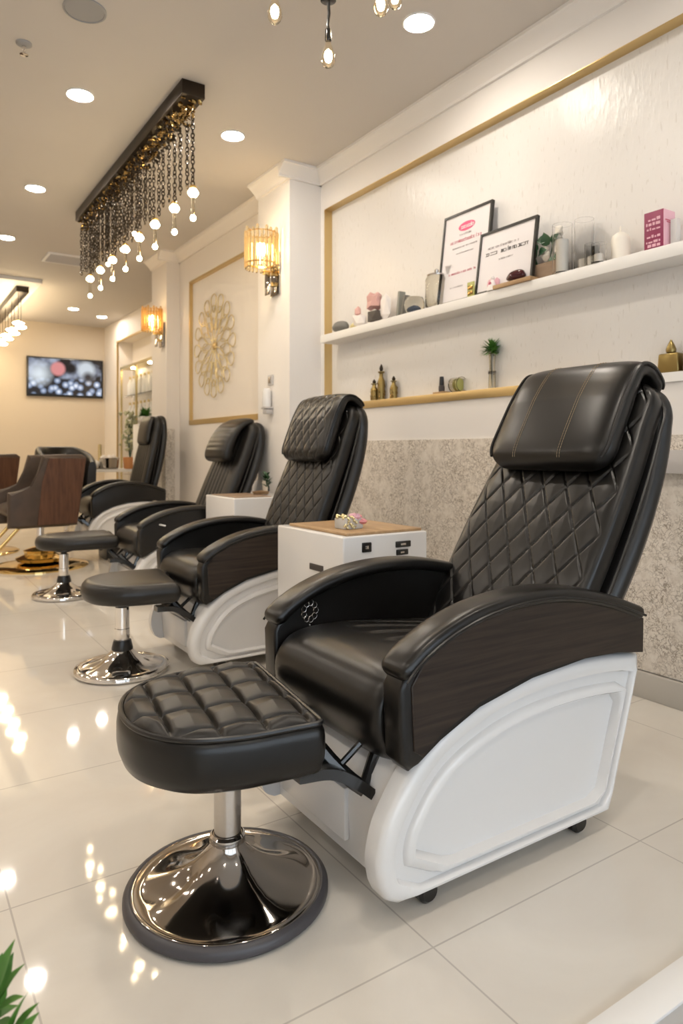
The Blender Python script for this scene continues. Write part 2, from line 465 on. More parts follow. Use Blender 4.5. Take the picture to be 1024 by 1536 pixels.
# second bay, with its own recessed gold-edged panel
B2 = 2.70
bm = bmesh.new()
py0, py1, pz0, pz1 = 5.3, 7.041, 1.376, 2.875
add_box(bm, (B2, 5.13, 0), (3.6, 7.35, pz0)); add_box(bm, (B2, 5.13, pz1), (3.6, 7.35, H))
add_box(bm, (B2, py1, pz0), (3.6, 7.35, pz1)); add_box(bm, (B2, 5.13, pz0), (3.6, py0, pz1)); add_box(bm, (B2 + 0.03, py0, pz0), (3.6, py1, pz1))
struct(finish('wall_right_middle', bm, 'paint_cream'))
bm = bmesh.new()
add_box(bm, (B2 - 0.006, py1 - 0.006, pz0), (B2 + 0.03, py1 + 0.012, pz1)); add_box(bm, (B2 - 0.006, py0, pz1 - 0.012), (B2 + 0.03, py1 + 0.012, pz1 + 0.012))
add_box(bm, (B2 - 0.006, py0, pz0 - 0.012), (B2 + 0.03, py1 + 0.012, pz0 + 0.04)); add_box(bm, (B2 - 0.006, py0 - 0.012, pz0), (B2 + 0.03, py0 + 0.006, pz1))
struct(finish('trim_8', bm, 'gold_satin'))
crown('trim_9', [(B2, 5.13), (B2, 7.35)], 'paint_cream')
struct(box('baseboard_right_middle', (B2 - 0.02, 5.13, 0), (B2, 7.35, 0.115), 'grey_trim'))
struct(box('wall_pillar_far', (2.552, 7.35, 0), (3.6, 7.85, H), 'paint_cream'))
crown('trim_10', [(2.552, 7.35), (2.552, 7.85)], 'paint_cream'); crown('trim_11', [(B2, 7.35), (2.452, 7.35)], 'paint_cream')
struct(box('trim_12', (2.535, 7.335, 0.0), (2.64, 7.84, 1.33), 'stone'))
# third bay: wall at X=3.22 with a gold-lined opening
B3 = 3.22
bm = bmesh.new()
add_box(bm, (B3, 7.85, 2.9), (3.6, YF, H)); add_box(bm, (B3, 11.7, 0), (3.6, YF, 2.9)); add_box(bm, (B3 + 0.25, 7.85, 0), (3.6, 11.7, 2.9))
struct(finish('wall_right_far', bm, 'paint_cream'))
bm = bmesh.new()
add_box(bm, (B3 - 0.008, 11.69, 0), (B3 + 0.012, 11.72, 2.9)); add_box(bm, (B3 - 0.008, 7.85, 2.88), (B3 + 0.012, 11.72, 2.91))
struct(finish('trim_13', bm, 'gold_satin'))
# shallow dropped panel in the far part of the ceiling
struct(box('ceiling_panel', (XL, 9.4, H - 0.045), (1.65, YF, H), 'white_matte'))
# threshold strip and grey tiles at the near right
struct(box('trim_14', (0.2, 0.775, 0.0), (WX - 0.03, 0.845, 0.012), 'white_strip', None, 0.002))
struct(box('floor_grey', (0.2, YR, 0.0), (WX - 0.03, 0.775, 0.006), 'grey_tile'))
# small painted ledge box on the dado to the right of the near chair
struct(box('trim_15', (WX - 0.06, -0.5, 1.00), (WX, 1.95, 1.10), 'plaster_grey', None, 0.004))

# wall shelf
box('wall_shelf', (2.736, -0.9, 1.905), (WX + ND, 4.46, 1.962), 'white_matte', None, 0.003)
tag(bpy.data.objects['wall_shelf'], 'long white floating shelf on the textured wall, holding frames and stones', 'shelf')

# ------------------------------------------------------------------ ceiling fittings
def downlight(x, y, label):
    t = empty('ceiling_downlight', (x, y, H), label, 'ceiling light', 'round recessed downlights'); t.scale = (0.88, 0.88, 1)
    hoop('trim_ring', [(0.094, 0), (0.094, -0.006), (0.086, -0.009), (0.078, -0.004), (0.076, 0)], 'white_matte', t, 40)
    lathe('diffuser', [(0.0015, -0.006), (0.03, -0.006), (0.076, -0.004), (0.076, -0.001)], 'lamp_white', t, 40)
    return t
DL = [(2.237, 2.698, 'recessed downlight above the framed certificates, right of the bare bulbs'),
      (1.98, 4.367, 'recessed downlight between the long chain chandelier and the near wall sconce'),
      (0.982, 4.374, 'recessed downlight left of the near end of the long chain chandelier'),
      (1.025, 6.134, 'recessed downlight left of the far half of the long chain chandelier'),
      (1.02, 7.716, 'recessed downlight at the left picture edge, nearest the air vent'),
      (2.383, 11.054, 'far recessed downlight above the television, the left of the far pair'),
      (2.912, 11.463, 'far recessed downlight nearest the corner beside the far sconce')]
for x, y, l in DL: downlight(x, y, l)
for i, (x, y) in enumerate([(1.0, 2.6), (1.0, 0.7), (2.24, 0.9), (-0.8, 0.7), (-0.8, 2.6), (-0.8, 4.37), (-0.8, 6.13), (-0.8, 7.7), (-2.4, 2.6), (-2.4, 5.2), (-2.4, 7.7), (-0.8, 10.6), (-2.4, 10.6), (1.0, -1.1), (-0.8, -1.1)]):
    t = downlight(x, y, 'recessed downlight elsewhere in the ceiling, outside the photograph')
    if y > 9.4: t.location.z = H - 0.045

t = empty('ceiling_speaker', (0.812, 3.52, H), 'flat round grey speaker grille in the ceiling near the top left', 'speaker', None, 0, (0.86, 0.86, 1))
hoop('rim', [(0.118, 0), (0.118, -0.006), (0.108, -0.008), (0.106, 0)], 'speaker_grey', t, 40)
lathe('grille', [(0.002, -0.005), (0.05, -0.005), (0.106, -0.004), (0.106, -0.001)], 'speaker_grey', t, 40)
t = empty('fire_sprinkler', (0.61, 3.985, H), 'small white and chrome sprinkler head on the ceiling', 'sprinkler')
lathe('cover_plate', [(0.040, 0), (0.040, -0.006), (0.030, -0.012), (0.012, -0.014)], 'speaker_grey', t, 24)
lathe('nozzle', [(0.011, -0.012), (0.011, -0.035), (0.006, -0.040), (0.006, -0.055), (0.022, -0.058), (0.022, -0.061), (0.002, -0.062)], 'chrome', t, 16)
t = empty('air_vent', (1.74, 8.22, H), 'rectangular white air vent with dark slot in the ceiling', 'vent')
bm = bmesh.new()
add_box(bm, (-0.27, -0.20, -0.015), (0.27, -0.17, 0)); add_box(bm, (-0.27, 0.17, -0.015), (0.27, 0.20, 0)); add_box(bm, (-0.27, -0.17, -0.015), (-0.24, 0.17, 0)); add_box(bm, (0.24, -0.17, -0.015), (0.27, 0.17, 0))
finish('frame', bm, 'white_matte', t)
box('backing', (-0.24, -0.17, -0.003), (0.24, 0.17, 0), 'dark_stone', t)
for k in range(7):
    y = -0.13 + k * 0.046
    bm = bmesh.new(); add_box(bm, (-0.24, -0.016, -0.0015), (0.24, 0.016, 0.0015))
    bmesh.ops.transform(bm, matrix=Matrix.Translation((0, y, -0.010)) @ Matrix.Rotation(rad(-35), 4, 'X'), verts=bm.verts)
    finish('slat', bm, 'plaster_grey', t)

# linear chain chandeliers
def chain_mesh(length, r=0.014, pitch=0.026):
    bm = bmesh.new(); z = 0; k = 0
    while z < length:
        seg = 8; pts = []
        for i in range(seg):
            a = 2 * PI * i / seg
            u, w = r * math.cos(a) * 0.8, 0.017 * math.sin(a)
            th = k * rad(70)
            pts.append((u * math.cos(th), u * math.sin(th), -z - 0.017 + w))
        add_tube(bm, pts, 0.0040, 5, True)
        z += pitch; k += 1
    return bm
def pendant(parent, x, y, ztop, s=1.0, saucer=False):
    b = lathe('pendant_bulb', [(0.004, 0), (0.018 * s, -0.004), (0.022 * s, -0.012), (0.018 * s, -0.022), (0.004, -0.024)], 'gold', parent, 16, (x, y, ztop))
    if saucer:
        lathe('lamp_globe', [(0.004, -0.022), (0.045, -0.030), (0.070, -0.048), (0.045, -0.066), (0.003, -0.072)], 'lamp_pendant', b, 20, (x, y, ztop))
    else:
        lathe('lamp_globe', [(0.004, -0.022), (0.020, -0.026), (0.031, -0.042), (0.031, -0.052), (0.020, -0.068), (0.006, -0.072)], 'lamp_pendant', b, 18, (x, y, ztop))
        lathe('glass_tube', [(0.012, -0.070), (0.012, -0.190), (0.010, -0.196)], 'smoke_glass', b, 12, (x, y, ztop), cap=False)
        lathe('lamp_tip', [(0.002, -0.178), (0.013, -0.184), (0.018, -0.198), (0.012, -0.212), (0.002, -0.216)], 'lamp_pendant', b, 12, (x, y, ztop))
    return b
rnd = random.Random(4)
t = empty('chain_chandelier', (1.50, 5.2, H), 'long dark chandelier with hanging link chains and glowing drops, nearest the camera', 'chandelier', None)
x0, y0, y1 = -0.07, 3.853 - 5.2, 6.55 - 5.2
box('canopy', (x0, y0, -0.085), (x0 + 0.14, y1, 0), 'bronze', t, 0.002)
bm = bmesh.new()
for k in range(520):
    y = rnd.uniform(y0 + 0.03, y1 - 0.02); x = rnd.uniform(-0.05, 0.055); z = -0.088 - rnd.random() ** 2 * 0.075
    m = Matrix.Translation((x, y, z)) @ Matrix.Rotation(rnd.uniform(0, 6), 4, Vector((rnd.random(), rnd.random(), rnd.random())).normalized()) @ Matrix.Diagonal((rnd.uniform(.011, .024), rnd.uniform(.009, .02), rnd.uniform(.003, .009), 1))
    bmesh.ops.create_icosphere(bm, subdivisions=1, radius=1, matrix=m)
finish('crystal_fringe', bm, ['bling'], t, smooth=False)['kind'] = 'stuff'
bm = bmesh.new()
for k in range(480):
    y = rnd.uniform(y0 + 0.22, y1 - 0.02); x = rnd.uniform(-0.062, 0.062); z = -0.10 - rnd.random() ** 1.5 * 0.075
    m = Matrix.Translation((x, y, z)) @ Matrix.Rotation(rnd.uniform(0, 6), 4, Vector((rnd.random(), rnd.random(), rnd.random())).normalized()) @ Matrix.Diagonal((rnd.uniform(.008, .018), rnd.uniform(.008, .015), rnd.uniform(.003, .008), 1))
    bmesh.ops.create_icosphere(bm, subdivisions=1, radius=1, matrix=m)
finish('bead_fringe', bm, ['bronze'], t, smooth=False)['kind'] = 'stuff'
short = finish('chain', chain_mesh(0.40), 'chain_metal', t)
nchain = 0
drops = []
ys = [y0 + 0.10 + 0.104 * k for k in range(25)]
for k, y in enumerate(ys):
    near = k < 6
    for col in ((0.035,) if near else (0.035, -0.03)):
        o = short if nchain == 0 else short.copy()
        if nchain: COL.objects.link(o); o.parent = t
        o.location = (col + rnd.uniform(-0.008, 0.008), y + (0.0 if col > 0 else 0.05), -0.15)
        o.scale = (1, 1, 0.98 + rnd.uniform(-0.05, 0.08)); o.rotation_euler.z = rnd.uniform(0, 6)
        nchain += 1
pys = [y0 + 0.10, y0 + 0.42, y0 + 0.80, y0 + 1.15, y0 + 1.50, y0 + 1.86, y0 + 2.24, y0 + 2.6]
for y in pys: pendant(t, 0.035, y, -0.565)
for y, z in [(y0 + 1.05, -.62), (y0 + 1.35, -.66), (y0 + 1.75, -.68), (y0 + 2.0, -.66), (y0 + 2.35, -.68)]:
    lathe('lamp_bead', [(0.002, 0.016), (0.014, 0.008), (0.016, 0), (0.010, -0.012), (0.002, -0.016)], 'lamp_pendant', t, 12, (-0.03, y, z))
    tube('wire', [(-0.03, y, z + 0.014), (-0.03, y, -0.12)], 0.0012, 'chain_metal', t, 5)

t = empty('chain_chandelier', (1.47, 11.0, H - 0.045), 'distant dark strip chandelier with saucer lamps on wires, above the television', 'chandelier', None)
box('canopy', (-0.075, -1.30, -0.075), (0.075, 1.30, 0), 'bronze', t, 0.002)
wire0 = tube('wire', [(0, 0, -0.42), (0, 0, -0.07)], 0.004, 'chain_metal', t, 6); first = True
for k in range(9):
    y = -1.22 + k * 0.29; x = 0.035 if k % 2 else -0.04; zt = -0.42 - (0.06 if k % 3 == 1 else 0)
    o = wire0 if first else wire0.copy()
    if not first: COL.objects.link(o); o.parent = t
    first = False; o.location = (x, y, 0); o.scale = (1, 1, 1.0)
    pendant(t, x, y, -0.42, 1.0, True)

# spider pendant with bare filament bulbs
t = empty('spider_pendant', (1.60, 2.54, H), 'black spider pendant with bare glowing filament bulbs at the top edge', 'pendant light', None)
lathe('canopy', [(0.06, 0), (0.06, -0.02), (0.045, -0.03), (0.006, -0.032)], 'black_metal', t, 24)
tube('stem', [(0, 0, -0.03), (0, 0, -0.14)], 0.006, 'black_metal', t)
lathe('hub', [(0.01, -0.13), (0.034, -0.135), (0.038, -0.16), (0.030, -0.19), (0.034, -0.205), (0.006, -0.21)], 'black_metal', t, 24)
def filament_bulb(parent, x, y, z):
    s = lathe('lamp_holder', [(0.004, 0.05), (0.013, 0.045), (0.015, 0.0), (0.013, -0.006)], 'black_metal', parent, 14, (x, y, z))
    lathe('glass_bulb', [(0.012, -0.004), (0.013, -0.018), (0.022, -0.045), (0.031, -0.075), (0.031, -0.092), (0.022, -0.112), (0.008, -0.122), (0.001, -0.123)], 'bulb_glass', s, 20, (x, y, z))
    lathe('bulb_glow', [(0.002, -0.045), (0.010, -0.055), (0.014, -0.075), (0.010, -0.092), (0.002, -0.098)], 'lamp_pendant', s, 12, (x, y, z))
cd = Vector((math.sin(rad(33.3)), math.cos(rad(33.3)), 0)); cr = Vector((cd.y, -cd.x, 0))
for (px, dep, zb) in ((412, 2.9, 2.880), (494, 3.0, 2.752), (571, 2.95, 2.944), (592, 3.05, 3.038)):
    p = cd * dep + cr * ((px - 512) / 1040 * dep)
    x, y = p.x - 1.60, p.y - 2.54; z = zb + 0.123 - H
    if px == 494:
        x, y = 0, 0
    if px in (450, 535): z = -0.10
    filament_bulb(t, x, y, z)
    if px == 494:
        tube('flex', [(0, 0, -0.205), (0.004, 0, -0.26), (-0.003, 0, -0.31), (0, 0, z + 0.05)], 0.007, 'black_metal', t)
    else:
        zz = max(z + 0.05, -0.165)
        tube('arm', [(0, 0, -0.155), (x * .35, y * .35, -0.125), (x * .8, y * .8, -0.11), (x, y, -0.13), (x, y, z + 0.045)] if z + 0.045 < -0.13 else [(0, 0, -0.155), (x * .5, y * .5, -0.11), (x, y, z + 0.05)], 0.005, 'black_metal', t)

# ------------------------------------------------------------------ wall lights, art, television
def sconce(loc, label, r=0.125, h=0.32, s=1.0, glass='amber_glass'):
    t = empty('wall_sconce', loc, label, 'wall light', None); t.scale = (s, s, s)
    box('backplate', (-0.012, -0.075, -0.27), (0, 0.075, 0.06), 'dark_chrome', t, 0.002)
    box('mirror_plate', (-0.075, -0.045, -0.27), (-0.065, 0.045, -0.10), 'dark_chrome', t, 0.002)
    box('mirror_spacer', (-0.066, -0.02, -0.20), (-0.011, 0.02, -0.17), 'gold', t, 0.002)
    box('bracket', (-0.11, -0.018, -0.115), (-0.01, 0.018, -0.085), 'gold', t, 0.003)
    hoop('rim', [(0.10, -0.012), (0.112, -0.012), (0.112, 0.0), (0.10, 0.0)], 'gold', t, 28, (-0.125, 0, -0.03))
    hoop('ring', [(0.104, -0.004), (0.112, -0.004), (0.112, 0.004), (0.104, 0.004)], 'gold', t, 28, (-0.125, 0, 0.20))
    n = 22
    bm = bmesh.new()
    for k in range(n):
        a = 2 * PI * k / n
        hh = h * (0.94 + 0.06 * math.sin(k * 2.4))
        c = (-0.125 + 0.122 * math.cos(a), 0.122 * math.sin(a))
        add_lathe(bm, [(0.004, -0.08), (0.0125, -0.068), (0.0125, -0.08 + hh - 0.012), (0.004, -0.08 + hh)], 7, (c[0], c[1], 0))
    sh = finish('crystal_shade', bm, glass, t, angle=20)
    lathe('bulb', [(0.002, 0.13), (0.022, 0.12), (0.034, 0.09), (0.030, 0.06), (0.016, 0.02), (0.014, -0.03)], 'lamp_sconce', t, 18, (-0.125, 0, 0))
    return t
sconce((2.552, 4.82, 2.575), 'amber crystal wall sconce on the near pillar, above the white dispenser')
sconce((2.535, 7.46, 2.46), 'smaller looking amber crystal wall sconce on the far pillar, by the television', s=0.86, glass='amber_deep')

t = empty('wall_art', (B2 + 0.025, 6.42, 2.13), 'pale gold wire medallion of scrolling loops hung in the recessed panel', 'wall art')
def loop_pts(a, r0, r1, wd, n=18):
    pts = []
    for k in range(n):
        u = 2 * PI * k / n
        rr = (r0 + r1) / 2 + (r1 - r0) / 2 * math.cos(u); off = wd * math.sin(u) * (1 + 0.5 * math.cos(u))
        pts.append((-0.018, rr * math.cos(a) - off * math.sin(a), rr * math.sin(a) + off * math.cos(a)))
    return pts
for ring, (n, ra, rb, wd, th) in enumerate(((12, 0.05, 0.28, 0.042, 0.004), (14, 0.16, 0.40, 0.052, 0.0048), (16, 0.33, 0.51, 0.058, 0.0052))):
    bm = bmesh.new()
    for k in range(n):
        add_tube(bm, loop_pts(2 * PI * (k + 0.5 * (ring % 2)) / n, ra, rb, wd), th, 6, True)
    finish('scroll_ring', bm, 'pale_gold', t)
lathe('boss', [(0.002, 0.03), (0.03, 0.024), (0.045, 0.008), (0.045, 0)], 'gold_satin', t, 20).rotation_euler = (0, -PI / 2, 0)

t = empty('television', (2.563, YF, 2.333), 'wall-mounted television showing a bright studio picture on the far wall', 'television')
box('bezel', (-0.617, -0.06, -0.33), (0.617, -0.015, 0.33), 'black_plastic', t, 0.006)
box('wall_mount', (-0.2, -0.02, -0.15), (0.2, 0, 0.15), 'black_metal', t)
box('screen', (-0.588, -0.0635, -0.295), (0.588, -0.0595, 0.303), 'tv_picture', t)

t = empty('soap_dispenser', (2.552, 4.90, 1.50), 'small white dispenser on a grey bracket on the near pillar', 'dispenser')
box('bracket', (-0.07, -0.04, -0.075), (0, 0.04, -0.06), 'plaster_grey', t, 0.003)
lathe('body', [(0.034, -0.06), (0.036, -0.05), (0.034, 0.06), (0.026, 0.085), (0.004, 0.09)], 'white_plastic', t, 24, (-0.04, 0, 0))
box('drip_tray', (-0.06, -0.032, -0.115), (0, 0.032, -0.078), 'plaster_grey', t, 0.006)
t = empty('switch_plate', (2.552, 4.90, 1.655), 'grey switch plate above the white dispenser on the near pillar', 'switch')
box('plate', (-0.012, -0.04, -0.04), (0, 0.04, 0.04), 'plaster_grey', t, 0.004)
box('rocker', (-0.017, -0.022, -0.026), (-0.011, 0.022, 0.026), 'steel', t, 0.002)

# ------------------------------------------------------------------ pedicure chairs
SP0 = Vector((0.59, 0, 0.526))
ST = Vector((0.527, 0, 0.85)); SN = Vector((-0.85, 0, 0.527))
def F(s, off=0.0):
    p = SP0 + ST * s + SN * off
    # the top of the back bends a little more upright
    if s > 0.6: p += Vector((-0.10, 0, 0.03)) * (s - 0.6) ** 2 * 2
    return (p.x, p.z)
def quilt(pw, pl, depth, wd, lim, s0=0.0):
    def f(y, s, a):
        if abs(a) > lim: return -0.0
        ed = min(1, (lim - abs(a)) / 0.06)
        u = y / pw; w = (s - s0) / pl
        A = (u + w) ; B = (u - w)
        da = abs(A - round(A)); db = abs(B - round(B))
        g = max(math.exp(-(da / wd) ** 2), math.exp(-(db / wd) ** 2))
        puff = min(da, db) * 0.5
        return (-depth * g + depth * 1.1 * puff) * ed
    return f
def channels(pw, depth, wd, lim):
    def f(y, s, a):
        if abs(a) > lim: return 0
        u = y / pw + 0.5; d = abs(u - round(u))
        return -depth * math.exp(-(d / wd) ** 2)
    return f
ARM = [(0.030, 0.373), (0.006, 0.358), (-0.016, 0.385), (-0.022, 0.55), (0.0, 0.585), (0.052, 0.618), (0.135, 0.655), (0.246, 0.684), (0.39, 0.698), (0.548, 0.690), (0.722, 0.655), (0.902, 0.598), (0.898, 0.490), (0.76, 0.512), (0.633, 0.518), (0.415, 0.514), (0.223, 0.476), (0.093, 0.423)]
PAD = [(-0.014, 0.572), (0.006, 0.594), (0.052, 0.626), (0.135, 0.664), (0.246, 0.694), (0.39, 0.709), (0.548, 0.702), (0.722, 0.666), (0.893, 0.609)]
WOOD = [(0.042, 0.386), (0.016, 0.405), (0.008, 0.555), (0.045, 0.605), (0.135, 0.650), (0.246, 0.680), (0.39, 0.694), (0.548, 0.686), (0.722, 0.651), (0.899, 0.596), (0.896, 0.494), (0.76, 0.516), (0.633, 0.522), (0.415, 0.518), (0.223, 0.480), (0.093, 0.428)]
def make_chair(loc, label, quilted=True, wood_arm=True, head='plain', lea='leather', lean=0.0, scale=(1, 0.93, 1)):
    global ST, SN
    ang = math.atan2(0.527, 0.85) + rad(lean)
    ST = Vector((math.sin(ang), 0, math.cos(ang))); SN = Vector((-ST.z, 0, ST.x))
    t = empty('pedicure_chair', loc, label, 'pedicure chair', 'row of reclining pedicure chairs', 0, scale)
    # moulded base
    body = [(0.0, 0.057), (-0.012, 0.20), (0.0, 0.30), (0.055, 0.375), (0.25, 0.44), (0.50, 0.47), (0.86, 0.46), (0.745, 0.057)]
    prism('base', body, -0.314, 0.314, 'white_plastic', t, 0.006)
    bm = bmesh.new(); add_box(bm, (-0.022, -0.12, 0.10), (-0.006, 0.24, 0.235), 0.004); d_ = finish('access_panel', bm, 'white_plastic', t)
    lathe('drain_plug', [(0.002, 0.012), (0.014, 0.010), (0.018, 0.0), (0.018, -0.01)], 'black_plastic', t, 16).matrix_local = Matrix.Translation((-0.013, -0.268, 0.165)) @ Matrix.Rotation(-PI / 2, 4, 'Y')
    arch, _ = catmull([(-0.066, 0.105), (-0.074, 0.159), (-0.058, 0.229), (-0.026, 0.284), (0.022, 0.345), (0.096, 0.405), (0.202, 0.453), (0.343, 0.490), (0.524, 0.507), (0.726, 0.503), (0.909, 0.483)], 44)
    low, _ = catmull([(-0.020, 0.055), (-0.048, 0.072), (-0.066, 0.105)], 8)
    out = [(p.x, p.y) for p in arch]
    out += [(0.909 + (0.757 - 0.909) * k / 10, 0.483 + (0.054 - 0.483) * k / 10) for k in range(1, 11)]
    out += [(0.757 + (-0.020 - 0.757) * k / 16, 0.054 + 0.001 * k / 16) for k in range(1, 16)]
    out += [(p.x, p.y) for p in low[:-1]]
    def wt(mx, mz, nx, nz):
        if nx > 0.85 or nz < -0.9: return 0.36
        return 1.0
    ts = [0.0, 0.0, 0.005, 0.016, 0.032, 0.044, 0.050, 0.080, 0.083, 0.090, 0.106, 0.112, 0.116]
    ys = [0.295, 0.336, 0.349, 0.358, 0.359, 0.355, 0.338, 0.337, 0.345, 0.353, 0.353, 0.343, 0.321]
    loops = inset_loops(out, ts, wt)
    for sgn in (-1, 1):
        bm = bmesh.new()
        loft(bm, [[(x, sgn * y, z) for x, z in lp] for lp, y in zip(loops, ys)])
        finish('side_panel', bm, 'white_plastic', t, angle=50)
    for cx, cy in ((0.10, -0.305), (0.10, 0.305), (0.665, -0.305), (0.665, 0.305)):
        c = box('caster', (cx - 0.02, cy - 0.016, 0.040), (cx + 0.02, cy + 0.016, 0.060), 'black_plastic', t, 0.004)
        bm = bmesh.new(); add_lathe(bm, [(0.004, -0.022), (0.022, -0.022), (0.030, -0.013), (0.030, 0.013), (0.022, 0.022), (0.004, 0.022)], 20)
        bmesh.ops.transform(bm, matrix=Matrix.Translation((cx, cy, 0.030)) @ Matrix.Rotation(PI / 2, 4, 'X'), verts=bm.verts)
        finish('wheel', bm, 'black_plastic', c)
    # arms
    for sgn in (-1, 1):
        ya, yb = sorted((sgn * 0.290, sgn * 0.368))
        sm, _ = catmull([(x, 0, z) for x, z in ARM[3:12]], 40)
        poly = ARM[:3] + [(p.x, p.z) for p in sm] + ARM[12:]
        a = prism('armrest', poly, ya, yb, lea, t, 0.012)
        if wood_arm:
            sm2, _ = catmull([(x, 0, z) for x, z in WOOD[3:10]], 30)
            poly2 = WOOD[:3] + [(p.x, p.z) for p in sm2] + WOOD[10:]
            y0_, y1_ = sorted((sgn * 0.362, sgn * 0.373))
            prism('wood_panel', poly2, y0_, y1_, 'dark_wood', a, 0.002, 1)
        slab('arm_pad', lea, a, PAD, 0.056, 0.024, sgn * 0.328, 50, 14, 3.2, (0.03, 0.015), (0.03, 0.01), back=0.8)
        edge = [(x, sgn * 0.3845, z - 0.002) for x, z in PAD]; cm, _ = catmull(edge, 40)
        tube('piping', cm, 0.004, 'piping', a, 6)
    # seat
    def seat_d(y, s, a):
        if s < 0.30: return 0
        k = min(1, (s - 0.30) / 0.06); u = (y / (0.10 - 0.05 * min(1, (s - 0.3) / 0.4))) + 0.5; d = abs(u - round(u))
        return -0.011 * math.exp(-(d / 0.11) ** 2) * k if abs(a) < 0.8 else 0
    slab('seat', lea, t, [(0.085, 0.365), (0.035, 0.395), (0.012, 0.44), (0.020, 0.485), (0.065, 0.512), (0.20, 0.515), (0.40, 0.495), (0.66, 0.47)], 0.286, 0.055, 0, 110, 110, 5, (0.05, 0.03), (0.02, 0.01), seat_d)
    # back: hard shell, padded front, edge piping
    slab('back_shell', 'shell', t, [F(-0.06, -0.115), F(0.2, -0.14), F(0.5, -0.152), F(0.75, -0.142), F(0.90, -0.115), F(0.975, -0.09)], lambda v: 0.312 + 0.028 * math.sin(PI * min(1, v * 1.15)), 0.052, 0, 60, 24, 3.5, (0.03, 0.05), (0.02, 0.12))
    hwp = lambda v: 0.303 + 0.022 * math.sin(PI * min(1, v * 1.2))
    dsp = quilt(0.100, 0.152, 0.0062, 0.036, 0.93, 0.02) if quilted else channels(0.072, 0.012, 0.12, 0.72)
    slab('backrest', lea, t, [F(-0.10, -0.05), F(0.15, -0.045), F(0.4, -0.045), F(0.65, -0.05), F(0.85, -0.058), F(0.965, -0.065)], hwp, 0.056, 0, 220, 190 if quilted else 90, 4.0, (0.05, 0.06), (0.03, 0.11), dsp, bow=lambda a, v: 0.018 * abs(a) ** 3 * (1 - v))
    for sgn in (-1, 1):
        pts = []
        for k in range(30):
            s = -0.02 + 0.93 * k / 29; v = (s + 0.1) / 1.065; x, z = F(s, -0.085)
            ins = 0 if s < 0.84 else 0.08 * ((s - 0.84) / 0.11) ** 2
            pts.append((x, sgn * (hwp(v) + 0.010 - ins), z))
        tube('piping', pts, 0.006, 'piping', t, 6)
    # headrest
    if head in ('plain', 'quilt'):
        hp = [F(0.575, 0.035), F(0.66, 0.045), F(0.80, 0.042), F(0.90, 0.032), F(0.965, 0.012), F(0.995, -0.035), F(0.99, -0.09), F(0.965, -0.135)]
        hd = quilt(0.085, 0.13, 0.006, 0.075, 0.8) if head == 'quilt' else None
        h = slab('headrest', lea, t, hp, lambda v: 0.272 - 0.016 * v, lambda v: 0.052 - 0.024 * min(1, max(0, (v - 0.45) / 0.4)), 0, 90, 80 if hd else 40, 3.6, (0.055, 0.03), (0.09, 0.05), hd)
        cm, L = catmull([(x, 0, z) for x, z in hp], 60)
        for sgn in (-1, 1):
            pts = []
            for k in range(4, 58):
                T = (cm[min(59, k + 1)] - cm[k - 1]).normalized(); nn = Vector((-T.z, 0, T.x)); vv = k / 59
                hh = 0.052 - 0.024 * min(1, max(0, (vv - 0.45) / 0.4)); s = L * vv
                w = (0.272 - 0.016 * vv) - (0.09 * (1 - math.sqrt(max(0, 1 - (1 - s / 0.09) ** 2))) if s < 0.09 else 0) - (0.05 * (1 - math.sqrt(max(0, 1 - (1 - (L - s) / 0.05) ** 2))) if L - s < 0.05 else 0)
                e = math.sqrt(max(0, 1 - (1 - s / 0.055) ** 2)) if s < 0.055 else 1
                p = cm[k] + nn * (hh * e * 0.55); pts.append((p.x, sgn * (w - 0.004), p.z))
            tube('piping', pts, 0.0065, 'piping', h, 6)
        if head == 'plain':
            for sgn in (-1, 1):
                bm = bmesh.new()
                for off in (-0.005, 0.005):
                    for k in range(3, 46):
                        for half in (0.0, 0.45):
                            i0 = k + half * 1.0
                            def pt(u):
                                i = int(u); p = cm[i].lerp(cm[i + 1], u - i); T = (cm[i + 1] - cm[i]).normalized(); nn = Vector((-T.z, 0, T.x)); vv = u / 59
                                hh = 0.052 - 0.024 * min(1, max(0, (vv - 0.45) / 0.4)); s = L * vv
                                e = math.sqrt(max(0, 1 - (1 - s / 0.055) ** 2)) if s < 0.055 else 1
                                yy = (0.116 if sgn > 0 else -0.090) + off
                                tt = hh * e * (1 - abs(yy / 0.263) ** 3.6) ** (1 / 3.6)
                                q = p + nn * (tt + 0.0012); return (q.x, yy, q.z)
                            add_tube(bm, [pt(i0), pt(i0 + 0.33)], 0.0012, 4)
                finish('stitching', bm, 'gold_thread', h)
    elif head == 'roll':
        hp = [F(0.57, 0.045), F(0.63, 0.085), F(0.75, 0.085), F(0.87, 0.05), F(0.94, -0.01), F(0.97, -0.06)]
        slab('headrest', lea, t, hp, 0.235, lambda v: 0.062 - 0.03 * v, 0, 60, 40, 3.2, (0.065, 0.02), (0.05, 0.02), lambda y, s, a: 0.002 * math.sin(s * 160) * (1 - a * a))
    else:
        slab('headrest', lea, t, [F(0.62, 0.02), F(0.75, 0.03), F(0.88, 0.015), F(0.94, -0.03)], 0.215, 0.04, 0, 40, 30, 3.2, (0.04, 0.03), (0.06, 0.06))
    # footrest linkage under the front of the seat
    bm = bmesh.new()
    for y in (-0.20, 0.10):
        add_tube(bm, [(0.02, y + 0.0, 0.345), (-0.005, y, 0.285), (-0.02, y, 0.262)], 0.015, 8)
        cm2, _ = catmull([(-0.012, y, 0.262), (-0.04, y + 0.02, 0.285), (-0.075, y + 0.05, 0.325), (-0.10, y + 0.07, 0.36)], 12)
        add_tube(bm, cm2, 0.020, 8)
        add_tube(bm, [(-0.065, y + 0.04, 0.315), (-0.01, y + 0.02, 0.37)], 0.009, 8)
    add_tube(bm, [(-0.02, -0.20, 0.262), (-0.02, 0.10, 0.262)], 0.010, 8)
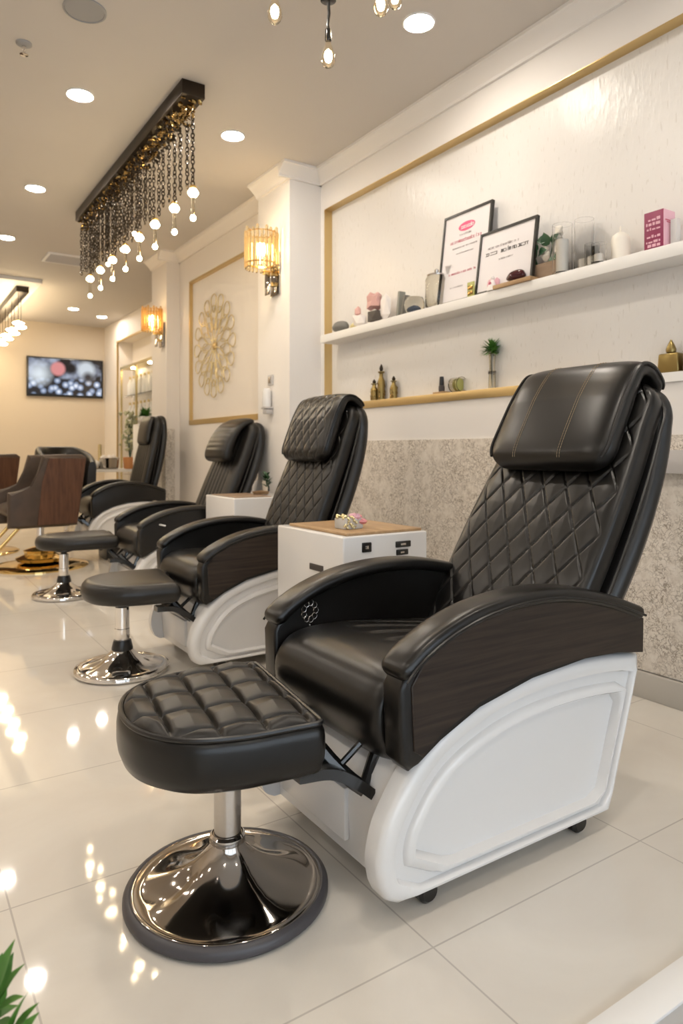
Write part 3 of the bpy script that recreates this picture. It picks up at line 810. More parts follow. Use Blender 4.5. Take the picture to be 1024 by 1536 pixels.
    lk = finish('footrest_bracket', bm, 'black_metal', t)
    bm = bmesh.new(); cm2, _ = catmull([(-0.012, -0.20, 0.255), (-0.05, -0.19, 0.285), (-0.11, -0.175, 0.318), (-0.19, -0.16, 0.322)], 14)
    rings = []
    for k, p in enumerate(cm2):
        T = (cm2[min(13, k + 1)] - cm2[max(0, k - 1)]).normalized(); nn = Vector((-T.z, 0, T.x)); w = 0.038 - 0.008 * k / 13
        rings.append([p + Vector((0, -w, 0)) + nn * 0.006, p + Vector((0, w, 0)) + nn * 0.006, p + Vector((0, w, 0)) - nn * 0.02, p + Vector((0, -w, 0)) - nn * 0.02])
    loft(bm, rings); fp = finish('foot_plate', bm, 'black_metal', lk)
    for x in (-0.165, -0.125):
        lathe('bolt', [(0.007, 0), (0.007, 0.003), (0.004, 0.005), (0.001, 0.0055)], 'gold', fp, 10, (0, 0, 0)).matrix_local = Matrix.Translation((x, -0.188, 0.322)) @ Matrix.Rotation(PI / 2, 4, 'X')
    return t
c1 = make_chair((1.0, 1.587, 0), 'nearest big black recliner with diamond-stitched back, gold-stitched headrest and dark wood arm', True, True, 'plain', 'leather')
# silver appliqué on the inner side of the far arm of the nearest chair
bm = bmesh.new()
for k in range(9):
    a = 2 * PI * k / 9
    pts = [(0.10 + 0.022 * math.cos(a) + 0.009 * math.cos(b * PI / 4), 0.287, 0.60 + 0.026 * math.sin(a) + 0.010 * math.sin(b * PI / 4)) for b in range(8)]
    add_tube(bm, pts, 0.0014, 5, True)
for z in (0.640, 0.652, 0.556, 0.543): add_blob(bm, (0.10, 0.288, z), 0.004, 1, 0, 1)
arm_far = [o for o in c1.children if o.name.startswith('armrest')][-1]
o = finish('silver_flower_motif', bm, 'steel', arm_far); o['label'] = 'silver flower appliqué on the arm'
make_chair((1.295, 3.507, 0), 'second recliner from the camera, diamond-stitched back and headrest, dark wood arm', True, True, 'quilt', 'leather', -10, (0.97, 0.92, 0.965))
c3 = make_chair((1.515, 5.20, 0), 'third recliner, all black leather, ribbed back with a thick headrest roll', False, False, 'roll', 'leather_soft', -10, (0.96, 0.89, 0.94))
lv = tube('lever', [(0.13, -0.372, 0.60), (0.135, -0.395, 0.60), (0.165, -0.405, 0.592)], 0.006, 'white_plastic', [o for o in c3.children if o.name.startswith('armrest')][0])
lv['label'] = 'small white lever'
c4 = make_chair((1.68, 7.22, 0.115), 'farthest recliner in the row, upright black back below the far sconce', False, False, 'far', 'leather_soft', -18, (0.80, 0.80, 0.92))
box('pedestal', (0.20, -0.20, -0.124), (0.72, 0.20, 0.07), 'black_plastic', c4, 0.01)

# ------------------------------------------------------------------ footrest stools
def stool(loc, label, tufted=True, rot=0.0, seat_shift=(0, 0), sscale=(1, 1), br=1.0):
    t = empty('footrest_stool', loc, label, 'footrest stool', 'footrest stools in front of the recliners')
    def zm(r, a):
        if r < 0.05 or r > 0.215: return 0
        w = math.sin(PI * (r - 0.05) / 0.165)
        return w * (0.0055 * math.cos(5 * a + 0.5) + 0.002 * math.cos(9 * a + 1))
    for_base = []
    prof = [(0.036, 0.150), (0.038, 0.135), (0.046, 0.118), (0.062, 0.098), (0.085, 0.075), (0.11, 0.058), (0.14, 0.044), (0.17, 0.036), (0.20, 0.031), (0.212, 0.029), (0.222, 0.031), (0.228, 0.033), (0.232, 0.031), (0.234, 0.026), (0.234, 0.012)]
    for_base.append(lathe('base', prof, 'dark_chrome' if tufted else 'chrome', t, 128, zmod=zm, angle=60))
    for_base.append(hoop('rubber_rim', [(0.228, 0.003), (0.243, 0.003), (0.250, 0.010), (0.250, 0.022), (0.244, 0.030), (0.236, 0.033), (0.230, 0.031)], 'rubber' if tufted else 'chrome', t, 72))
    for b_ in for_base: b_.scale = (br, br, 1)
    hoop('collar', [(0.040, 0.128), (0.044, 0.132), (0.044, 0.146), (0.038, 0.152)], 'chrome', t, 40)
    if not tufted: lathe('boot', [(0.05, 0.105), (0.052, 0.115), (0.046, 0.14), (0.042, 0.155), (0.034, 0.158)], 'black_plastic', t, 32)
    lathe('column', [(0.0335, 0.140), (0.0335, 0.318), (0.028, 0.320)], 'steel' if tufted else 'chrome', t, 40)
    if not tufted: lathe('sleeve', [(0.035, 0.150), (0.036, 0.152), (0.036, 0.212), (0.034, 0.214)], 'chrome', t, 40)
    lathe('mount', [(0.020, 0.315), (0.024, 0.33), (0.06, 0.338), (0.06, 0.372)], 'black_metal', t, 24)
    # D-shaped cushion: outline in local xy, flat end at +x
    ctrl = [(0.185, -0.262), (0.02, -0.262), (-0.11, -0.225), (-0.195, -0.13), (-0.222, 0.0), (-0.195, 0.13), (-0.11, 0.225), (0.02, 0.262), (0.185, 0.262)]
    cm, _ = catmull([(x, y, 0) for x, y in ctrl], 60)
    out = [(p.x * sscale[0], p.y * sscale[1]) for p in cm]
    xe = out[0][0]; ye = out[-1][1]
    cor = []
    for k in range(1, 6): a = -PI / 2 + PI / 2 * k / 6; cor.append((xe + 0.03 * math.cos(a), -ye + 0.03 + 0.03 * math.sin(a)))
    out2 = []
    out2 += [(xe + 0.03 * math.sin(PI / 2 * k / 6), ye - 0.03 + 0.03 * math.cos(PI / 2 * k / 6)) for k in range(1, 7)]
    out2 += [(xe + 0.03, (ye - 0.03) * (1 - 2 * k / 16)) for k in range(1, 16)]
    out2 += [(xe + 0.03 * math.cos(PI / 2 * k / 6), -ye + 0.03 - 0.03 * math.sin(PI / 2 * k / 6)) for k in range(0, 6)]
    out = out + out2
    c_, s_ = math.cos(rot), math.sin(rot)
    place = lambda x, y: (x * c_ - y * s_ + seat_shift[0], x * s_ + y * c_ + seat_shift[1])
    one = lambda *a: 1.0
    zt, zb = 0.468, (0.336 if tufted else 0.365)
    if tufted:
        ts = [0.10, 0.06, 0.03, 0.012, 0.003, 0.0, 0.0, 0.002, 0.010, 0.016]; zs = [zb, zb + 0.001, zb + 0.005, zb + 0.016, zb + 0.04, zb + 0.06, zt - 0.034, zt - 0.02, zt - 0.006, zt - 0.004]
    else:
        ts = [0.10, 0.06, 0.03, 0.012, 0.003, 0.0, 0.0, 0.006, 0.018, 0.034, 0.060]; zs = [zb, zb, zb + 0.004, zb + 0.014, zb + 0.034, zb + 0.05, zt - 0.045, zt - 0.024, zt - 0.009, zt - 0.002, zt + 0.002]
    lps = inset_loops(out, ts, one)
    bm = bmesh.new()
    loft(bm, [[(*place(x, y), z) for x, y in lp] for lp, z in zip(lps, zs)])
    cu = finish('cushion', bm, 'leather' if tufted else 'leather_soft', t, angle=60)
    if tufted:
        # quilted top: radial grid following the outline, squares pressed in by seams
        top = inset_loops(out, [0.014], one)[0]
        n = len(top); cx = sum(p[0] for p in top) / n; cy = sum(p[1] for p in top) / n
        fine = []
        for i in range(n):
            a, b = top[i], top[(i + 1) % n]
            for k in range(5): fine.append((a[0] + (b[0] - a[0]) * k / 5, a[1] + (b[1] - a[1]) * k / 5))
        R = 110; bm = bmesh.new(); rings = []
        for i in range(R + 1):
            q = 1 - i / R * 0.999
            rg = []
            for (x, y) in fine:
                X, Y = cx + (x - cx) * q, cy + (y - cy) * q
                e = min(1, (1 - q) / 0.10); z = zt - 0.006 + 0.012 * math.sqrt(max(0, 1 - (1 - e) ** 2))
                u = (X + 0.222) / 0.102 + 0.12; w = Y / 0.128 + 0.5
                du = abs(u - round(u)); dw = abs(w - round(w))
                g = max(math.exp(-(du / 0.055) ** 2), math.exp(-(dw / 0.045) ** 2))
                z += (-0.010 * g + 0.020 * ((du * dw / 0.25) ** 0.45)) * e
                rg.append((*place(X, Y), z))
            rings.append(rg)
        loft(bm, rings)
        finish('tufted_top', bm, 'leather_soft', t, angle=70)
        rim = inset_loops(out, [0.010], one)[0]
        tube('piping', [(*place(x, y), zt - 0.002) for x, y in rim], 0.0065, 'piping', t, 8, True)
    # loose flap of leather at the flat end
    bm = bmesh.new(); ye2 = ye
    rg = []
    for k in range(9):
        a = PI * 0.5 * k / 8
        rg.append([(*place(xe + 0.028 + 0.022 * math.sin(a) , y), zt - 0.012 - 0.05 * (1 - math.cos(a))) for y in (ye2 * 0.55, ye2 * 0.95)])
    rg2 = [[(p[0], p[1], p[2] - 0.006) for p in r] for r in rg]
    loft(bm, [r + r2[::-1] for r, r2 in zip(rg, rg2)]); finish('leather_flap', bm, 'leather_soft', t)
    return t
stool((0.71, 1.597, 0), 'nearest footrest stool with square-tufted black cushion and dark chrome disc base', True, rad(-8), (-0.028, 0.05))
stool((0.985, 3.49, 0), 'second footrest stool, smooth black cushion on bright chrome disc base', False, rad(-8), (0.02, -0.03), (1.0, 0.95), 0.92)
stool((1.12, 5.51, 0), 'farthest footrest stool, smooth black cushion, beside the brown barber chair', False, rad(-4), (0.08, -0.05), (1.3, 0.9), 0.9)

# ------------------------------------------------------------------ side cabinets
def cabinet(loc, label, w, dp, hgt, tray_mat, tray_w):
    t = empty('side_cabinet', loc, label, 'cabinet', 'white side cabinets between the recliners')
    box('body', (0, 0, 0), (w, dp, hgt), 'white_plastic', t, 0.008, 3)
    return t
k1 = cabinet((1.535, 2.325, 0), 'white side cabinet with wooden tray top behind the nearest recliner', 0.44, 0.56, 0.748, None, None)
box('tray_top', (0.03, 0.02, 0.748), (0.425, 0.50, 0.760), 'light_wood', k1, 0.003)
def slot(parent, x, z, w, h, r=0.006):
    s = box('switch_panel', (x - w / 2, -0.006, z - h / 2), (x + w / 2, 0.004, z + h / 2), 'black_plastic', parent, 0.003)
    box('button', (x - w * 0.22, -0.009, z - h * 0.15), (x + w * 0.12, -0.005, z + h * 0.18), 'steel', s, 0.001)
slot(k1, 0.115, 0.700, 0.046, 0.040); slot(k1, 0.305, 0.700, 0.080, 0.026); slot(k1, 0.300, 0.666, 0.062, 0.024)
box('vent_slot', (-0.004, 0.15, 0.585), (0.004, 0.26, 0.612), 'dark_stone', k1, 0.002)
k2 = cabinet((1.965, 4.31, 0), 'white side cabinet with dark mat beside the third recliner', 0.48, 0.50, 0.772, None, None)
box('mat', (0.03, 0.03, 0.772), (0.30, 0.46, 0.777), 'grey_wood', k2, 0.001)

# wooden serving tray raised above the cabinet top with crystal trinket
t = empty('trinket_box', (1.68, 2.50, 0.760), 'small jewelled trinket box with pink blossoms on the wooden cabinet top', 'ornament')
box('glass_box', (-0.05, -0.04, 0), (0.05, 0.04, 0.045), 'frosted', t, 0.006)
bm = bmesh.new(); rr = random.Random(3)
for k in range(46):
    side = rr.random()
    x = rr.uniform(-0.052, 0.012); y = -0.042 if side < .6 else rr.uniform(-.04, .04); z = rr.uniform(0.004, 0.055) if side < .6 else rr.uniform(0.044, 0.056)
    add_blob(bm, (x, y, z), rr.uniform(0.004, 0.0075), k, 0, 1)
finish('bead_cover', bm, 'pale_gold', t)
for k, (x, y, z) in enumerate([(0.025, -0.03, 0.05), (0.045, -0.01, 0.046), (0.03, 0.012, 0.052), (0.048, -0.038, 0.03)]):
    blob('blossom', (x, y, z), (0.017, 0.016, 0.013), 'rose' if k % 2 else 'pink', t, k, 0.35, 2)

t = empty('succulent_jar', (2.29, 4.56, 0.772), 'glass jar with a little green succulent on the far side cabinet', 'plant')
lathe('jar', [(0.02, 0.004), (0.055, 0.006), (0.066, 0.03), (0.064, 0.06), (0.05, 0.09), (0.045, 0.105)], 'glass', t, 24, cap=False)
lathe('gravel', [(0.002, 0.007), (0.052, 0.008), (0.060, 0.028), (0.004, 0.034)], 'light_wood', t, 20)
bm = bmesh.new(); rr = random.Random(8)
for k in range(34):
    a = rr.uniform(0, 2 * PI); z = rr.uniform(0.04, 0.15)
    add_leaf(bm, (0.03 * math.cos(a) * .3 + 0.05, 0.02 * math.sin(a), z), (math.cos(a) * 0.8, math.sin(a), 0.9), (0, 0, 1), 0.045, 0.02, 0.2, 4)
finish('foliage', bm, 'leaf_dark', t)

# ------------------------------------------------------------------ things on the long shelf (top z = 1.962)
SZ = 1.962; SX = 2.80
def top(name, y, label, cat, x=SX, group=None, z=SZ): return empty(name, (x, y, z), label, cat, group)
o = blob('pebble', (0, 0, 0.042), (0.05, 0.085, 0.042), 'grey_stone', None, 3, 0.05, 3); o.location = (2.79, 4.26, SZ); tag(o, 'smooth grey pebble at the far left end of the long shelf', 'stone')
o = blob('wax_melt', (0, 0, 0.03), (0.03, 0.035, 0.030), 'yellow_wax', None, 9, 0.1, 2); o.location = (2.83, 4.14, SZ); tag(o, 'little yellow lump tucked behind the grey pebble on the shelf', 'ornament')
t = top('rose_quartz', 4.02, 'pink and white crystal chunk next to the grey pebble on the shelf', 'crystal')
blob('crystal_base', (0, 0, 0.055), (0.035, 0.07, 0.055), 'quartz', t, 5, 0.25, 1, 10); blob('pink_tip', (-0.012, 0.01, 0.115), (0.022, 0.035, 0.040), 'pink_stone', t, 6, 0.3, 1, 10)
t = top('mineral_rose', 3.83, 'dark mineral lump topped by a pink stone rose on the shelf', 'crystal')
blob('rock', (0, 0, 0.055), (0.04, 0.075, 0.055), 'dark_stone', t, 11, 0.3, 1, 10); blob('stone_rose', (-0.015, 0.0, 0.15), (0.04, 0.06, 0.065), 'pink_stone', t, 12, 0.35, 2, 10)
o = blob('crystal_slab', (0, 0, 0.095), (0.028, 0.055, 0.105), 'quartz', None, 15, 0.12, 1, 10); o.location = (2.80, 3.72, SZ); tag(o, 'white upright quartz slab leaning beside the dark mineral rose', 'crystal')
bm = bmesh.new(); add_box(bm, (-0.025, -0.012, 0), (0.025, 0.010, 0.175), 0.004); bmesh.ops.rotate(bm, cent=(0, 0, 0), matrix=Matrix.Rotation(rad(8), 3, 'X'), verts=bm.verts)
o = finish('slate_slab', bm, 'slate'); o.location = (2.82, 3.60, SZ + 0.002); tag(o, 'thin dark slate slab leaning against the white quartz slab', 'stone')
bm = bmesh.new(); add_box(bm, (-0.022, -0.010, 0), (0.022, 0.010, 0.14), 0.004); bmesh.ops.rotate(bm, cent=(0, 0, 0), matrix=Matrix.Rotation(rad(14), 3, 'X'), verts=bm.verts)
o = finish('slate_slab', bm, 'grey_stone'); o.location = (2.81, 3.545, SZ + 0.003); tag(o, 'shorter grey slate slab, the lowest of the leaning stone slabs', 'stone')
t = top('glass_bowl', 3.42, 'small round glass bowl holding a blue stone on the shelf', 'bowl')
lathe('bowl', [(0.02, 0.002), (0.05, 0.006), (0.066, 0.04), (0.066, 0.07), (0.055, 0.10), (0.050, 0.104)], 'smoke_glass', t, 28, cap=False)
blob('blue_pebble', (0, 0, 0.032), (0.036, 0.036, 0.024), 'blue_stone', t, 2, 0.1)
t = top('glass_jar', 3.21, 'lidded smoky glass jar with a tealight, left of the framed certificates', 'jar')
lathe('jar', [(0.02, 0.002), (0.062, 0.003), (0.068, 0.012), (0.068, 0.17), (0.060, 0.19), (0.052, 0.195)], 'smoke_glass', t, 32, cap=False)
lathe('lid', [(0.056, 0.195), (0.058, 0.203), (0.03, 0.214), (0.012, 0.218), (0.014, 0.232), (0.004, 0.24)], 'steel', t, 28)
lathe('tealight', [(0.03, 0.004), (0.032, 0.006), (0.032, 0.03), (0.004, 0.032)], 'wax', t, 20)
o = lathe('glass_tumbler', [(0.02, 0.002), (0.05, 0.003), (0.052, 0.012), (0.056, 0.245), (0.054, 0.246)], 'glass', None, 28, cap=False); o.location = (2.865, 3.12, SZ); tag(o, 'clear glass cylinder half hidden behind the lidded smoky jar', 'glass')

# framed certificates leaning on the wall
def scribble(bm, x0, x1, z, h, seed, y):
    """a row of illegible printed marks"""
    rr = random.Random(seed); x = x0
    while x < x1:
        w = h * rr.uniform(0.35, 0.6)
        if rr.random() < 0.12: x += w; continue
        k = rr.random(); s = h * 0.16
        if k < 0.6: add_box(bm, (x, y, z), (x + s, y + 0.0006, z + h * rr.choice((0.65, 0.65, 1.0))))
        if k > 0.3: add_box(bm, (x, y, z + h * 0.55), (x + w * 0.8, y + 0.0006, z + h * 0.68))
        if k > 0.5: add_box(bm, (x, y, z), (x + w * 0.8, y + 0.0006, z + h * 0.14))
        if rr.random() < 0.5: add_box(bm, (x + w * 0.7, y, z), (x + w * 0.7 + s, y + 0.0006, z + h * 0.66))
        x += w
def certificate(loc, label, w, h, tilt, lines, roll=0.0):
    """built facing -Y in its own frame, then turned to face the room"""
    t = empty('certificate_frame', loc, label, 'picture frame', 'framed certificates on the shelf')
    t.rotation_euler = (rad(-tilt), roll, rad(-90))
    bm = bmesh.new(); b = 0.013
    add_box(bm, (0, -0.02, 0), (w, 0, b)); add_box(bm, (0, -0.02, h - b), (w, 0, h)); add_box(bm, (0, -0.02, b), (b, 0, h - b)); add_box(bm, (w - b, -0.02, b), (w, 0, h - b))
    finish('frame', bm, 'black_frame', t)
    pp = box('paper', (b, -0.013, b), (w - b, -0.002, h - b), 'paper', t)
    for (mat, z, xa, xb, hh, sd) in lines:
        bm = bmesh.new(); scribble(bm, xa * w, xb * w, z * h, hh * 0.88, sd, -0.0142); finish('print_line', bm, mat, pp, smooth=False)
    return t, pp
t, pp = certificate((2.80, 3.19, SZ), 'tall black-framed certificate with a pink oval emblem and rows of print', 0.40, 0.55, 7,
    [('ink_grey', 0.735, 0.36, 0.62, 0.015, 1), ('ink_red', 0.665, 0.18, 0.82, 0.024, 2), ('ink_grey', 0.60, 0.24, 0.74, 0.012, 3), ('ink_grey', 0.535, 0.32, 0.68, 0.009, 4), ('ink_red', 0.315, 0.20, 0.76, 0.017, 5), ('ink_grey', 0.165, 0.26, 0.52, 0.011, 6)])
bm = bmesh.new()
add_lathe(bm, [(0.002, 0.0008), (0.055, 0.0008), (0.055, 0)], 32); bmesh.ops.transform(bm, matrix=Matrix.Translation((0.20, -0.0135, 0.455)) @ Matrix.Rotation(PI / 2, 4, 'X') @ Matrix.Diagonal((1.25, 0.5, 1, 1)), verts=bm.verts)
finish('emblem', bm, 'ink_pink', pp)
bm = bmesh.new(); scribble(bm, 0.15, 0.25, 0.443, 0.026, 17, -0.0152); finish('emblem_letters', bm, 'paper', pp, smooth=False)
t, pp = certificate((2.78, 2.845, SZ), 'wide black-framed certificate with bold dark print, overlapping the tall one', 0.41, 0.355, 8,
    [('ink', 0.60, 0.13, 0.86, 0.030, 21), ('ink_grey', 0.705, 0.16, 0.70, 0.018, 22), ('ink_grey', 0.49, 0.38, 0.62, 0.012, 23)])
t = top('patterned_tile', 2.865, 'tiny gold and green patterned tile in front of the tall certificate', 'ornament', 2.755)
box('tile', (-0.005, -0.026, 0), (0.005, 0.026, 0.085), 'olive', t, 0.002); bm = bmesh.new()
for z in (0.012, 0.042): add_box(bm, (-0.0068, -0.020, z), (-0.0045, 0.020, z + 0.022), 0.001)
finish('gold_motif', bm, 'bling', t)
t = top('angel_figure', 2.70, 'small pale crystal angel with a pink heart in front of the wide certificate', 'figurine', 2.755)
lathe('robe', [(0.002, 0), (0.030, 0.002), (0.024, 0.03), (0.012, 0.055), (0.009, 0.062)], 'quartz', t, 14); blob('head', (0, 0, 0.072), 0.012, 'quartz', t, 1, 0, 2)
for s in (-1, 1): blob('wing', (0.008, s * 0.026, 0.045), (0.006, 0.020, 0.028), 'pink', t, 2 + s, 0.1, 2)
blob('heart', (-0.018, 0, 0.04), (0.006, 0.010, 0.010), 'ink_red', t, 4, 0.1, 2)
# plank with agate, ivy pot
t = top('agate_plank', 2.53, 'light wooden plank holder with a dark red agate stone on it', 'ornament', 2.775)
box('plank', (-0.05, -0.12, 0), (0.05, 0.14, 0.022), 'light_wood', t, 0.002); box('back_board', (0.03, -0.02, 0.022), (0.045, 0.13, 0.11), 'grey_wood', t, 0.002)
blob('agate', (-0.02, 0.0, 0.048), (0.03, 0.062, 0.030), 'agate', t, 6, 0.08, 3)
t = top('ivy_pot', 2.40, 'wooden trough pot with dark green ivy and a cream flower, beside the agate plank', 'plant', 2.845)
prism('trough', [(-0.045, 0), (0.045, 0), (0.05, 0.09), (-0.05, 0.09)], -0.10, 0.10, 'grey_wood', t, 0.003)
tube('stem', [(0, 0.0, 0.085), (-0.01, -0.03, 0.14), (-0.01, -0.04, 0.19)], 0.003, 'leaf_dark', t, 6)
bm = bmesh.new()
for (a, y, z, l) in ((0.2, 0.05, 0.10, 0.075), (2.0, 0.06, 0.13, 0.075), (3.0, 0.03, 0.15, 0.06), (1.3, -0.03, 0.18, 0.07), (2.6, -0.05, 0.185, 0.065), (4.2, -0.06, 0.12, 0.06), (0.9, 0.04, 0.17, 0.05), (5.2, -0.07, 0.10, 0.06), (0.1, -0.02, 0.21, 0.06), (3.6, 0.08, 0.12, 0.06)):
    add_leaf(bm, (-0.03, y, z), (-0.4, math.cos(a), math.sin(a)), (-1, 0, 0.3), l, l * 0.85, 0.2, 5)
finish('foliage', bm, 'leaf_dark', t)
for k, (y, z) in enumerate(((0.0, 0.16), (-0.01, 0.13), (-0.085, 0.20), (-0.09, 0.24), (-0.085, 0.15))): blob('flower', (-0.02, y, z), (0.018, 0.022, 0.028), 'wax', t, 30 + k, 0.25, 2)
# candle glasses
def candle_glass(y, r, h, hc, label, x=SX, mat='glass', wax='wax'):
    t = top('candle_glass', y, label, 'candle', x, 'glass candle holders on the shelf')
    lathe('glass_cylinder', [(0.003, 0.002), (r, 0.003), (r, h), (r - 0.003, h), (r - 0.003, 0.008), (0.003, 0.007)], mat, t, 28)
    lathe('candle', [(0.003, 0.010), (r * 0.62, 0.010), (r * 0.62, hc), (r * 0.5, hc + 0.003), (0.003, hc)], wax, t, 22)
    tube('wick', [(0, 0, hc), (0.001, 0, hc + 0.014)], 0.0015, 'ink', t, 5)
candle_glass(2.255, 0.048, 0.245, 0.17, 'tallest clear candle glass with a white pillar candle, right of the ivy', 2.78)
candle_glass(2.165, 0.046, 0.255, 0.06, 'clear tall candle glass with a low candle, second from the ivy', 2.83)
candle_glass(2.09, 0.034, 0.11, 0.05, 'low clear candle glass between the tall glasses and the round one', 2.79)
candle_glass(2.035, 0.034, 0.095, 0.045, 'lowest clear candle glass beside the stout cream candle', 2.765)
t = top('pillar_candle', 1.965, 'stout cream pillar candle with pointed frosted top at the right of the glasses', 'candle', 2.83)
lathe('candle', [(0.003, 0), (0.042, 0.002), (0.042, 0.105), (0.036, 0.125), (0.018, 0.138), (0.006, 0.142), (0.004, 0.165), (0.002, 0.17)], 'wax', t, 28)
# cosmetic carton
t = top('cosmetic_box', 1.755, 'tall magenta and pink cosmetic carton at the right end of the shelf', 'box', 2.80)
bm = bmesh.new(); add_box(bm, (-0.042, -0.045, 0), (0.042, 0.045, 0.165), 0.001); finish('carton', bm, 'magenta', t)
box('pink_side', (-0.0415, -0.0460, 0.001), (0.0415, -0.0448, 0.164), 'pink', t)
bm = bmesh.new(); rr = random.Random(5)
for z in (0.012, 0.030, 0.052, 0.085, 0.105, 0.125):
    x = -0.03
    while x < 0.03:
        w = rr.uniform(0.006, 0.02); add_box(bm, (-0.0432, x, z), (-0.0418, min(0.035, x + w), z + rr.uniform(0.006, 0.013))); x += w + 0.005
finish('printed_marks', bm, 'pink', t)
bm = bmesh.new()
for z, a, b in ((0.118, -0.03, 0.03), (0.110, -0.02, 0.022)):
    add_box(bm, (a, -0.0468, z), (b, -0.0458, z + 0.005))
finish('side_print', bm, 'ink_red', t)
box('pump_card', (-0.01, -0.085, 0), (0.02, -0.055, 0.12), 'frosted', t, 0.004)

# ------------------------------------------------------------------ things on the gold ledge
LZ = NZ0 + 0.045; LX = 2.865
def gold_bottle(y, h, r, label, x=LX):
    t = empty('gold_bottle', (x, y, LZ), label, 'bottle', 'ornate gold bottles on the ledge')
    lathe('bottle', [(0.003, 0), (r, 0.002), (r, h * 0.52), (r * 0.7, h * 0.60), (r * 0.55, h * 0.64), (r * 0.5, h * 0.74), (r * 0.9, h * 0.76), (r * 0.9, h * 0.79), (r * 0.4, h * 0.80)], 'antique_gold', t, 18)
    bm = bmesh.new(); rr = random.Random(int(h * 1000))
    for k in range(40):
        a = rr.uniform(0, 2 * PI); z = rr.uniform(0.05, 0.5) * h
        add_blob(bm, (r * math.cos(a), r * math.sin(a), z), (0.004, 0.004, 0.007), k, 0, 1)
    finish('gold_filigree', bm, 'bling', t)
    lathe('stopper', [(0.003, h * 0.79), (r * 0.35, h * 0.80), (r * 0.55, h * 0.87), (r * 0.35, h * 0.94), (0.002, h)], 'bronze', t, 14)
gold_bottle(3.86, 0.25, 0.026, 'tallest ornate gold bottle on the gold ledge')
gold_bottle(3.925, 0.15, 0.026, 'squat gold bottle touching the tallest one at its left', 2.852)
gold_bottle(3.72, 0.155, 0.025, 'medium gold bottle standing apart on the gold ledge, right of the tall pair')
t = empty('nail_polish', (LX - 0.01, 3.225, LZ), 'small black-capped bottle on a wooden stand on the ledge', 'bottle')
box('stand', (-0.03, -0.05, 0), (0.03, 0.05, 0.012), 'light_wood', t, 0.002); lathe('bottle', [(0.003, 0.012), (0.018, 0.013), (0.020, 0.03), (0.018, 0.05), (0.010, 0.056)], 'dark_stone', t, 18); lathe('cap', [(0.012, 0.05), (0.016, 0.055), (0.013, 0.105), (0.003, 0.108)], 'black_plastic', t, 18)
t = empty('glass_tealight', (LX, 3.10, LZ), 'squat glass tealight cup with olive wax lying on the ledge', 'candle')
bm = bmesh.new(); add_lathe(bm, [(0.003, 0), (0.045, 0.001), (0.046, 0.075), (0.042, 0.075), (0.041, 0.006), (0.003, 0.005)], 26); bmesh.ops.transform(bm, matrix=Matrix.Translation((0, 0.03, 0.0465)) @ Matrix.Rotation(PI / 2, 4, 'X'), verts=bm.verts); finish('cup', bm, 'smoke_glass', t)
bm = bmesh.new(); add_lathe(bm, [(0.003, 0.008), (0.038, 0.008), (0.038, 0.03), (0.003, 0.031)], 22); bmesh.ops.transform(bm, matrix=Matrix.Translation((0, 0.005, 0.0465)) @ Matrix.Rotation(PI / 2, 4, 'X'), verts=bm.verts); finish('wax', bm, 'olive', t)
t = empty('bud_vase', (LX, 2.81, LZ), 'slender glass bud vase with a tuft of green grass on the ledge', 'vase')
lathe('vase', [(0.003, 0), (0.022, 0.002), (0.021, 0.05), (0.017, 0.12), (0.020, 0.195), (0.018, 0.195), (0.015, 0.12), (0.018, 0.05), (0.018, 0.006), (0.003, 0.005)], 'smoke_glass', t, 20)
tube('wire_wrap', [(0.022 * math.cos(k * .5), 0.022 * math.sin(k * .5), 0.085 + k * 0.0006) for k in range(30)], 0.002, 'bronze', t, 5)
bm = bmesh.new(); rr = random.Random(12)
for k in range(5): add_tube(bm, [(0, 0, 0.01), (rr.uniform(-.008, .008), rr.uniform(-.008, .008), 0.12), (rr.uniform(-.006, .006), rr.uniform(-.006, .006), 0.2)], 0.002, 5)
finish('stems', bm, 'slate', t)
bm = bmesh.new()
for k in range(190):
    a = rr.uniform(0, 2 * PI); e = rr.uniform(-0.3, 1.5)
    add_leaf(bm, (0, 0, 0.20 + rr.uniform(0, 0.03)), (math.cos(a) * math.cos(e), math.sin(a) * math.cos(e), math.sin(e)), (0, 0, 1), rr.uniform(0.045, 0.08), 0.011, 0.15, 3)
finish('grass_tuft', bm, 'leaf', t)
t = empty('gold_ornament', (2.855, 1.735, NZ0 + 0.035), 'gold block ornament with a pointed bud on top, on the ledge behind the nearest headrest', 'ornament')
bm = bmesh.new(); add_box(bm, (-0.03, -0.05, 0), (0.03, 0.05, 0.085), 0.008, 3)
for v in bm.verts: v.co.y *= 1.0 - 1.2 * v.co.z; v.co.x *= 1.0 - 1.5 * v.co.z
finish('block', bm, 'antique_gold', t)
lathe('bud', [(0.010, 0.082), (0.020, 0.09), (0.022, 0.102), (0.013, 0.125), (0.002, 0.146)], 'antique_gold', t, 16)
t = empty('gold_dish', (2.855, 1.60, NZ0 + 0.035), 'low tan box with a silver leaf lid at the right edge of the ledge', 'ornament')
box('body', (-0.03, -0.07, 0), (0.03, 0.065, 0.075), 'light_wood', t, 0.004)
bm = bmesh.new(); add_leaf(bm, (0, 0.075, 0.085), (0, -1, 0.22), (0, 0, 1), 0.16, 0.06, 0.1, 8); add_leaf(bm, (0, 0.075, 0.082), (0, -1, 0.22), (0, 0, 1), 0.16, 0.06, 0.1, 8); finish('leaf_lid', bm, 'steel', t)

